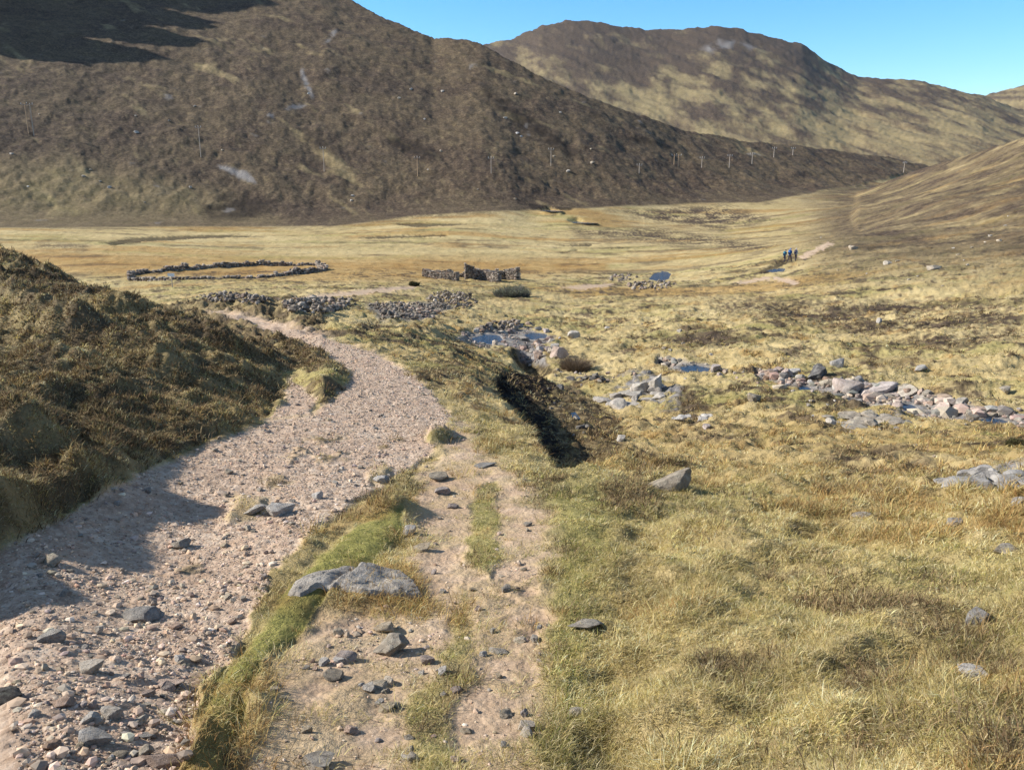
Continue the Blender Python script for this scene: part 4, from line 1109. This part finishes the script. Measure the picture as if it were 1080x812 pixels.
def stone_colours(nv, r):
    n_ = nv // len(ICO1)
    pal = np.array([(.24, .20, .16), (.18, .15, .12), (.30, .25, .195), (.40, .34, .27), (.12, .10, .08), (.30, .22, .165)])
    c = pal[r.integers(0, len(pal), n_)] * (1 + .15 * r.standard_normal((n_, 1)))
    return np.repeat(np.concatenate([np.clip(c, .03, .7), np.ones((n_, 1))], 1), len(ICO1), 0)
M_DRY = attr_material('dry_stone', rough=.9)

def wall_part(name, A, B, hprof, th, parent, seed, size=.34):
    r = np.random.default_rng(seed); V, Fc = wall_stones(A, B, hprof, th, r, size)
    V = V - np.array(parent.location)[None]
    return link(name, mesh_np(name, V, Fc, 3, {'col': stone_colours(len(V), r)}, M_DRY), parent)

def xy(px, py): return hit(px, py)[0][:2]
p, dR = hit(492, 297)
ru = link('ruined_cottage', None, None, p); tag(ru, 'roofless ruined stone cottage with broken walls on the valley floor', 'ruin')
def at_d(px, d):
    x, y, z = unproj(px, 297, d); return np.array([x, y])
pr = dict(a=.4)
wall_part('wall', at_d(447, dR + 4.0), at_d(483, dR - 1.5), lambda t: 1.05 + .35 * t + .12 * math.sin(19 * t), .8, ru, 11, .28)
wall_part('gable', at_d(490, dR + 2.5), at_d(512, dR + 3.0), lambda t: 2.3 - 1.1 * min(1, max(0, t - .15) * 1.5) + (.25 if t > .8 else 0) + .15 * math.sin(21 * t), .8, ru, 12, .28)
wall_part('wall', at_d(512, dR + 3.0), at_d(527, dR - 1.4), lambda t: 1.65 - .3 * t + .2 * math.sin(15 * t), .8, ru, 13, .28)
wall_part('wall', at_d(533, dR + 6.2), at_d(547, dR + 2.6), lambda t: 1.5 + .25 * t + .1 * math.sin(15 * t), .8, ru, 14, .28)
wall_part('wall', at_d(500, dR + 5.5), at_d(534, dR + 6.0), lambda t: 1.35 + .25 * math.sin(11 * t) + .15 * math.sin(29 * t), .8, ru, 16, .28)
wall_part('wall', at_d(449, dR + 9), at_d(490, dR + 8), lambda t: .5 + .2 * t + .2 * math.sin(13 * t), .7, ru, 15, .28)

p, dW = hit(240, 292)
fo = link('stone_sheepfold', None, None, p); tag(fo, 'low dry stone sheepfold wall ringing a patch of orange grass', 'stone wall')
ring_px = [(138, dW + 3), (180, dW - 3), (262, dW - 6), (300, dW - 3), (344, dW + 8), (336, dW + 22), (272, dW + 26), (200, dW + 20), (140, dW + 14), (138, dW + 3)]
for i in range(len(ring_px) - 1):
    a_, b_ = ring_px[i], ring_px[i + 1]
    hgt = .35 if i in (0, 1, 2) else .68
    wall_part('wall', at_d(*a_), at_d(*b_), lambda t, hgt=hgt, i=i: hgt * (.85 + .35 * math.sin(5 * t + 2 * i) + .25 * math.sin(17 * t + i)), .9, fo, 20 + i, .5)

def rubble(poly, n, smin, smax, label, seed, heap=.3, name='stone_rubble'):
    r = np.random.default_rng(seed); P = np.array(poly, float); c0 = P.mean(0); p, d = hit(*c0)
    Vs, Fs, off = [], [], 0
    m = Mask(P, 4); cnt = 0
    lo, hi = P.min(0), P.max(0)
    while cnt < n:
        q = lo + (hi - lo) * r.random(2); sd = float(m(np.array([q[0]]), np.array([q[1]]))[0])
        if sd < 0: continue
        cnt += 1
        g_p, dd = hit(*q); s_ = smin + (smax - smin) * r.random() ** 1.8
        V = ICO1 * np.array([s_, s_ * r.uniform(.6, 1), s_ * r.uniform(.5, .85)]) * .5 * (1 + .17 * r.standard_normal((len(ICO1), 1)))
        a_ = r.random() * 6; ca_, sb_ = math.cos(a_), math.sin(a_)
        V = np.stack([V[:, 0] * ca_ - V[:, 1] * sb_, V[:, 0] * sb_ + V[:, 1] * ca_, V[:, 2]], 1)
        V += np.array([g_p[0], g_p[1], g_p[2] + s_ * .15 + heap * r.random() * min(1, sd / 3)]) - p
        Vs.append(V); Fs.append(ICOF1 + off); off += len(V)
    V = np.vstack(Vs)
    o = link(name, mesh_np(name, V, np.vstack(Fs), 3, {'col': stone_colours(len(V), r)}, M_DRY), None, p); tag(o, label, 'rubble'); return o
rubble([(296, 320), (330, 316), (372, 316), (376, 322), (345, 330), (310, 330)], 260, .18, .55, 'spread of tumbled grey wall stones just right of the track bend', 31)
rubble([(388, 322), (420, 320), (452, 322), (470, 318), (470, 326), (440, 338), (405, 336)], 260, .18, .5, 'dark tumbled stones lining the dry channel below the ruin', 32, .4)
rubble([(448, 316), (470, 311), (492, 313), (505, 318), (492, 326), (462, 326)], 300, .18, .5, 'heap of grey wall stones nearest the grey bush', 33, .9)
rubble([(200, 312), (240, 309), (290, 316), (270, 321), (220, 318)], 140, .2, .5, 'line of fallen wall stones half buried in grass behind the bank', 34)
rubble([(660, 300), (690, 296), (715, 300), (700, 306), (668, 306)], 90, .3, .8, 'low heap of stones on the near side of the blue pond', 35, .5)
rubble([(640, 292), (662, 289), (676, 292), (664, 297), (644, 297)], 60, .3, .7, 'dark stones scattered left of the blue pond', 36, .4)
rubble([(500, 348), (530, 338), (552, 342), (548, 350), (520, 350)], 60, .25, .6, 'small grey stones heaped above the lower stream pools', 37, .5)
print('walls', round(time.time() - T0, 1))

# ------------------------------------------------------------------ signpost, poles
def box(sx, sy, sz, c=(0, 0, 0), bev=0):
    import bmesh
    bm = bmesh.new(); bmesh.ops.create_cube(bm, size=1)
    bmesh.ops.scale(bm, vec=(sx, sy, sz), verts=bm.verts)
    if bev: bmesh.ops.bevel(bm, geom=bm.edges[:], offset=bev, segments=2, affect='EDGES')
    bmesh.ops.translate(bm, vec=c, verts=bm.verts)
    me = bpy.data.meshes.new('box'); bm.to_mesh(me); bm.free(); return me
def rod(r0, r1, h, seg=10):
    import bmesh
    bm = bmesh.new(); bmesh.ops.create_cone(bm, cap_ends=True, segments=seg, radius1=r0, radius2=r1, depth=h)
    bmesh.ops.translate(bm, vec=(0, 0, h / 2), verts=bm.verts)
    me = bpy.data.meshes.new('rod'); bm.to_mesh(me); bm.free(); return me
def part(name, me, mat, parent, loc=(0, 0, 0), rot=(0, 0, 0)):
    me.materials.clear(); me.materials.append(mat)
    return link(name, me, parent, loc, rot)
M_POLE = plain('weathered_pole', (.42, .35, .28), .85, .2)
M_POLE2 = plain('tan_pole', (.50, .33, .19), .85, .2)
M_ARM = plain('crossarm_wood', (.30, .27, .24), .85, .2)
M_INS = plain('insulator', (.55, .56, .55), .3, .5)
M_SIGN = plain('sign_plate', (.72, .76, .78), .5, .4, .08)
M_POST = plain('sign_post', (.45, .38, .30), .8)

p, d = hit(182, 303)
sg = link('signpost', None, None, p); tag(sg, 'small waymark post with a pale plate in orange grass by the track', 'signpost')
hgt = 15 * d / F
part('post', rod(.07, .06, hgt * .85, 8), M_POST, sg, (0, 0, -.1)); part('sign_plate', box(.9, .05, .42, (0, 0, 0), .01), M_SIGN, sg, (0, -.09, hgt * .8))

def pole(px, py0, py1, label, double=False, tan=False):
    p, d = hit(px, py0); h = (py0 - py1) * d / F
    t = link('utility_pole', None, None, p); tag(t, label, 'utility pole', 'utility poles along the mountain foot')
    k = max(1, d / 400)
    rad = .17 * k
    offs = (-1.1, 1.1) if double else (0,)
    for j, ox in enumerate(offs):
        part('pole', rod(rad, rad * .75, h + 1, 10), M_POLE2 if (tan or (double and j == 0)) else M_POLE, t, (ox, 0, -1))
    wa = 5.2 if double else 2.6
    part('crossarm', box(wa, .18 * k, .2 * k, (0, 0, 0), .02), M_ARM, t, (0, -rad - .12 * k, h - .6))
    for ox in ((-2.4, 0, 2.4) if double else (-1.15, 0, 1.15)):
        part('insulator', rod(.10 * k, .07 * k, .5, 8), M_INS, t, (ox, -rad - .12 * k, h - .5 + .1 * k + (.05 if ox else .25)))
    return t
POLES = [(33, 142, 116, 'double wooden pole pair at the far left of the mountain foot', True, False), (212, 166, 138, 'tall single pole right of the double pole pair', False, False),
         (342, 181, 158, 'faint pole below the shaded gully left of the tan pole', False, False), (440.5, 186, 167, 'single tan wooden pole on the lower mountainside', False, True),
         (518, 183, 167, 'thin pole just right of the tan pole', False, False), (581, 175, 158, 'thin pole below the rocky gully', False, False), (674, 183, 174, 'short far pole left of the distant double pole', False, False),
         (713, 175, 164, 'distant double pole on the second ridge', True, True), (740, 177, 167, 'first pole right of the distant double pole', False, False), (769, 177, 165, 'second pole right of the distant double pole', False, False),
         (793, 173, 163, 'third pole right of the distant double pole', False, False), (816, 166, 157, 'distant pole highest on the dark far ridge', False, False), (836, 164, 157, 'tiny pole beside the highest far ridge pole', False, False), (953, 182, 173, 'last tiny pole at the far end of the dark ridge', False, False)]
for a_ in POLES: pole(*a_)

# ------------------------------------------------------------------ hikers
M_SKIN = plain('skin', (.55, .36, .27), .6, .3, .06); M_HAIR = plain('hair', (.06, .04, .03), .7, .3); M_TROU = plain('dark_trousers', (.035, .03, .045), .85)
M_BOOT = plain('boots', (.05, .04, .035), .7)
def hiker(px, py, hpx, jacket, pack, label, plabel, yaw, stride, lean, hat):
    p, d = hit(px, py); H = hpx * d / F
    s_ = H / 1.75
    jm = plain('jacket', jacket, .75, .3, .15); pm = plain('rucksack_cloth', pack, .75, .3, .15)
    a_ = stride
    J = {0: (0, 0, .93), 1: (0, lean * .3, 1.15), 2: (0, lean * .8, 1.40), 3: (0, lean, 1.50), 4: (0, lean * 1.15, 1.58), 5: (0, lean * 1.2, 1.68),
         6: (-.17, lean * .8, 1.40), 7: (-.22, lean * .8 - .08, 1.14), 8: (-.20, lean * .8 + .08, .95), 21: (-.19, lean * .8 + .13, .88),
         9: (.17, lean * .8, 1.40), 10: (.22, lean * .8 - .02, 1.14), 11: (.20, lean * .8 + .16, .98), 22: (.19, lean * .8 + .22, .92),
         12: (-.10, 0, .88), 13: (-.11, .10 + a_ * .2, .50), 14: (-.11, a_ * .35, .09), 15: (-.12, a_ * .35 + .15, .05),
         16: (.10, 0, .88), 17: (.11, .08 - a_ * .1, .50), 18: (.11, -a_ * .35, .12), 19: (.12, -a_ * .35 + .14, .05)}
    Rr = {0: (.15, .11), 1: (.14, .10), 2: (.16, .11), 3: (.06, .06), 4: (.085, .09), 5: (.075, .085), 6: (.07, .07), 7: (.05, .05), 8: (.04, .04), 21: (.035, .05), 9: (.07, .07), 10: (.05, .05), 11: (.04, .04), 22: (.035, .05),
          12: (.095, .10), 13: (.065, .07), 14: (.05, .05), 15: (.045, .04), 16: (.095, .10), 17: (.065, .07), 18: (.05, .05), 19: (.045, .04)}
    E = [(0, 1), (1, 2), (2, 3), (3, 4), (4, 5), (2, 6), (6, 7), (7, 8), (8, 21), (2, 9), (9, 10), (10, 11), (11, 22), (0, 12), (12, 13), (13, 14), (14, 15), (0, 16), (16, 17), (17, 18), (18, 19)]
    keys = list(J); ix = {k: i for i, k in enumerate(keys)}
    me = bpy.data.meshes.new('person'); me.from_pydata([J[k] for k in keys], [(ix[a], ix[b]) for a, b in E], [])
    o = bpy.data.objects.new('tmp', me); COL.objects.link(o)
    o.modifiers.new('skin', 'SKIN'); sub = o.modifiers.new('sub', 'SUBSURF'); sub.levels = sub.render_levels = 2
    for k in keys:
        v = me.skin_vertices[0].data[ix[k]]; v.radius = Rr[k]; v.use_root = (k == 0)
    dg = bpy.context.evaluated_depsgraph_get(); body = bpy.data.meshes.new_from_object(o.evaluated_get(dg)); bpy.data.objects.remove(o)
    body.materials.clear()
    for m_ in (jm, M_TROU, M_SKIN, M_BOOT): body.materials.append(m_)
    for f in body.polygons:
        c = f.center; f.use_smooth = True
        f.material_index = 3 if c.z < .13 else 1 if c.z < .92 and abs(c.x) < .175 and c.y < .45 and not (abs(c.x) > .16 and c.z > .84) else 2 if c.z > 1.5 or (abs(c.x) > .14 and c.z < .96 and c.z > .8) else 0
    o = link('person', body, None, p, (0, 0, yaw), (s_,) * 3); tag(o, label, 'person', 'hikers on the right hand path')
    V = ICO3 * np.array([.098, .11, .11]); V = V[:]; V[:, 2] = np.maximum(V[:, 2], -.02)
    hm = mesh_np('hat', V + np.array([0, lean * 1.2 - .012, 1.655]), ICOF3, 3, None, plain('hat_cloth', hat, .8), True); link('hat' if hat[2] > .1 else 'hair', hm, o)
    # rucksack: tapered rounded body, lid, side pocket
    q = Euler((0, 0, yaw)).to_matrix() @ Vector((0, (lean * .55 - .24) * s_, 1.22 * s_))
    b = link('backpack', None, None, (p[0] + q.x, p[1] + q.y, p[2] + q.z), (R(-12), 0, yaw), (s_,) * 3); tag(b, plabel, 'backpack', 'rucksacks worn by the hikers')
    part('bag', box(.34, .22, .50, (0, 0, 0), .07), pm, b); part('lid', box(.32, .23, .14, (0, 0, .28), .05), pm, b); part('pocket', box(.24, .08, .24, (0, -.14, -.08), .03), M_TROU, b)
YW = R(-48)
hiker(827, 277, 12.5, (.02, .15, .27), (.015, .18, .28), 'left hiker leaning forward in a teal blue jacket', 'teal blue rucksack on the left leaning hiker', YW, .8, .16, (.03, .03, .04))
hiker(832.5, 276.5, 13.5, (.025, .11, .36), (.02, .13, .40), 'middle and tallest hiker in a bright blue jacket', 'bright blue rucksack on the tallest hiker', YW, -.8, .08, (.10, .22, .5))
hiker(838.8, 275.5, 12.5, (.45, .50, .58), (.05, .05, .09), 'right hiker in a pale grey jacket', 'dark rucksack on the pale jacketed hiker', YW, .7, .06, (.4, .4, .45))

# ------------------------------------------------------------------ shrubs
def shrub(px, py, wpx, hpx, label, twig_cols, leaf_cols, leafy, seed):
    r = np.random.default_rng(seed); p, d = hit(px, py); w = wpx * d / F; h = hpx * d / F
    t = link('shrub', None, None, p); tag(t, label, 'shrub')
    n_ = 2600; az = r.random(n_) * 6.28; rr = np.sqrt(r.random(n_)); k = rr ** 1.0
    bx, by = np.cos(az) * rr * w * .30, np.sin(az) * rr * w * .25
    root = np.stack([bx, by, ground(bx + p[0], by + p[1]) - p[2] - .05], 1)
    L = h * (1.05 - .45 * rr ** 2) * (.45 + .5 * r.random(n_)) * (.75 + .9 * np.abs(fbm(bx * 5 / w + seed, by * 5 / w, 3, seed)))
    def pk(pal): return np.clip(np.array(pal)[r.integers(0, len(pal), n_)] * (1 + .2 * r.standard_normal((n_, 1))), .01, .7)
    o = blades('twigs', root, L, np.full(n_, .00045 * d), az + r.normal(0, .5, n_), .15 + .75 * rr * r.random(n_) + .1, .3 + .8 * rr, r.random(n_) * 3.14, pk(twig_cols), M_TWIG); o.parent = t
    if leafy:
        n2_ = n_; i = r.integers(0, n_, n2_); u_ = .35 + .65 * r.random(n2_)
        ld = np.stack([np.cos(az[i]) * .6 * rr[i], np.sin(az[i]) * .6 * rr[i], np.ones(n2_)], 1)
        rt = root[i] + ld * (L[i] * u_ * .9)[:, None] + r.normal(0, .06 * h, (n2_, 3))
        o = blades('foliage', rt, np.full(n2_, .0016 * d) * (.6 + .8 * r.random(n2_)), np.full(n2_, .0010 * d), r.random(n2_) * 6.28, r.random(n2_) * 1.4, r.random(n2_) * 1.8, r.random(n2_) * 3.14, pk(leaf_cols), M_BLADE); o.parent = t
shrub(540, 313, 58, 17, 'grey green bush spreading in front of the ruined cottage', [(.20, .18, .15), (.15, .14, .12), (.26, .24, .20)], [(.17, .18, .11), (.22, .22, .15), (.12, .13, .08)], True, 3)
shrub(607, 392, 44, 26, 'bare brown bush between the stream rocks', [(.22, .165, .11), (.28, .21, .14), (.15, .11, .075)], None, False, 4)
shrub(437, 302, 13, 6, 'small dark bush left of the ruined cottage', [(.06, .05, .03), (.09, .07, .04)], [(.06, .06, .025), (.09, .08, .03)], True, 5)
shrub(1070, 470, 14, 12, 'low dark bush at the right edge beneath the stream boulders', [(.08, .06, .035), (.11, .08, .045)], [(.10, .09, .035)], True, 6)

# ------------------------------------------------------------------ light
EL, AZ = R(31), R(-6)          # sun low on the left, a little in front of the viewpoint
to_sun = Vector((-math.cos(EL) * math.cos(AZ), -math.cos(EL) * math.sin(AZ), math.sin(EL)))
sd = bpy.data.lights.new('sun', 'SUN'); sd.energy = 5.0; sd.angle = R(.55); sd.color = (1.0, .95, .88)
so = bpy.data.objects.new('sun', sd); COL.objects.link(so); so.rotation_euler = to_sun.to_track_quat('Z', 'Y').to_euler()
w = bpy.data.worlds.new('World'); SC.world = w; w.use_nodes = True
nt = w.node_tree; nt.nodes.clear()
sky = nt.nodes.new('ShaderNodeTexSky'); sky.sky_type = 'NISHITA'; sky.sun_disc = False; sky.sun_elevation = EL; sky.sun_rotation = math.atan2(to_sun.x, to_sun.y)
sky.altitude = 300; sky.air_density = 1.0; sky.dust_density = 0; sky.ozone_density = 4
bg = nt.nodes.new('ShaderNodeBackground'); bg.inputs[1].default_value = .125; wo = nt.nodes.new('ShaderNodeOutputWorld')
tcw = nt.nodes.new('ShaderNodeTexCoord'); sxyz = nt.nodes.new('ShaderNodeSeparateXYZ'); nt.links.new(tcw.outputs['Generated'], sxyz.inputs[0])
def sky_curve(stops):
    r_ = nt.nodes.new('ShaderNodeValToRGB'); el = r_.color_ramp.elements
    while len(el) < len(stops): el.new(.5)
    for e_, (p_, v_) in zip(el, stops): e_.position = p_; e_.color = (v_, v_, v_, 1)
    nt.links.new(sxyz.outputs[2], r_.inputs[0]); return r_.outputs[0]
hs_ = nt.nodes.new('ShaderNodeHueSaturation'); hs_.inputs['Hue'].default_value = .499
nt.links.new(sky_curve([(.0, .57), (.28, .58), (.6, .40), (1.0, .36)]), hs_.inputs['Value'])
nt.links.new(sky_curve([(.0, .66), (.28, .65), (.5, .44), (1.0, .38)]), hs_.inputs['Saturation'])
dbl = nt.nodes.new('ShaderNodeMath'); dbl.operation = 'MULTIPLY'; dbl.inputs[1].default_value = 2.0
dbs = nt.nodes.new('ShaderNodeMath'); dbs.operation = 'MULTIPLY'; dbs.inputs[1].default_value = 2.0
nt.links.new(hs_.inputs['Value'].links[0].from_socket, dbl.inputs[0]); nt.links.new(hs_.inputs['Saturation'].links[0].from_socket, dbs.inputs[0])
nt.links.new(dbl.outputs[0], hs_.inputs['Value']); nt.links.new(dbs.outputs[0], hs_.inputs['Saturation'])
nt.links.new(sky.outputs[0], hs_.inputs['Color']); nt.links.new(hs_.outputs[0], bg.inputs[0]); nt.links.new(bg.outputs[0], wo.inputs[0])
SC.view_settings.view_transform = 'Standard'; SC.view_settings.look = 'None'; SC.view_settings.gamma = 1; SC.view_settings.exposure = .68
SC.view_settings.use_curve_mapping = False
SC.cycles.max_bounces = 4; SC.cycles.diffuse_bounces = 2; SC.cycles.glossy_bounces = 2; SC.cycles.transmission_bounces = 2
import bmesh
bm = bmesh.new(); bmesh.ops.create_cube(bm, size=1)
bmesh.ops.scale(bm, vec=(15000, 15000, 900), verts=bm.verts); bmesh.ops.translate(bm, vec=(0, 0, 400), verts=bm.verts)
hz = bpy.data.meshes.new('haze'); bm.to_mesh(hz); bm.free()
mh, nth, oh = nt_new('haze'); pv = nth.nodes.new('ShaderNodeVolumePrincipled'); pv.inputs['Color'].default_value = (.82, .88, 1, 1); pv.inputs['Density'].default_value = .00002; pv.inputs['Anisotropy'].default_value = .2
nth.links.new(pv.outputs[0], oh.inputs['Volume']); hz.materials.append(mh)
tag(link('haze', hz), 'faint blue haze filling the whole valley', 'haze', kind='stuff')
SC.cycles.volume_bounces = 0
print('done', round(time.time() - T0, 1))
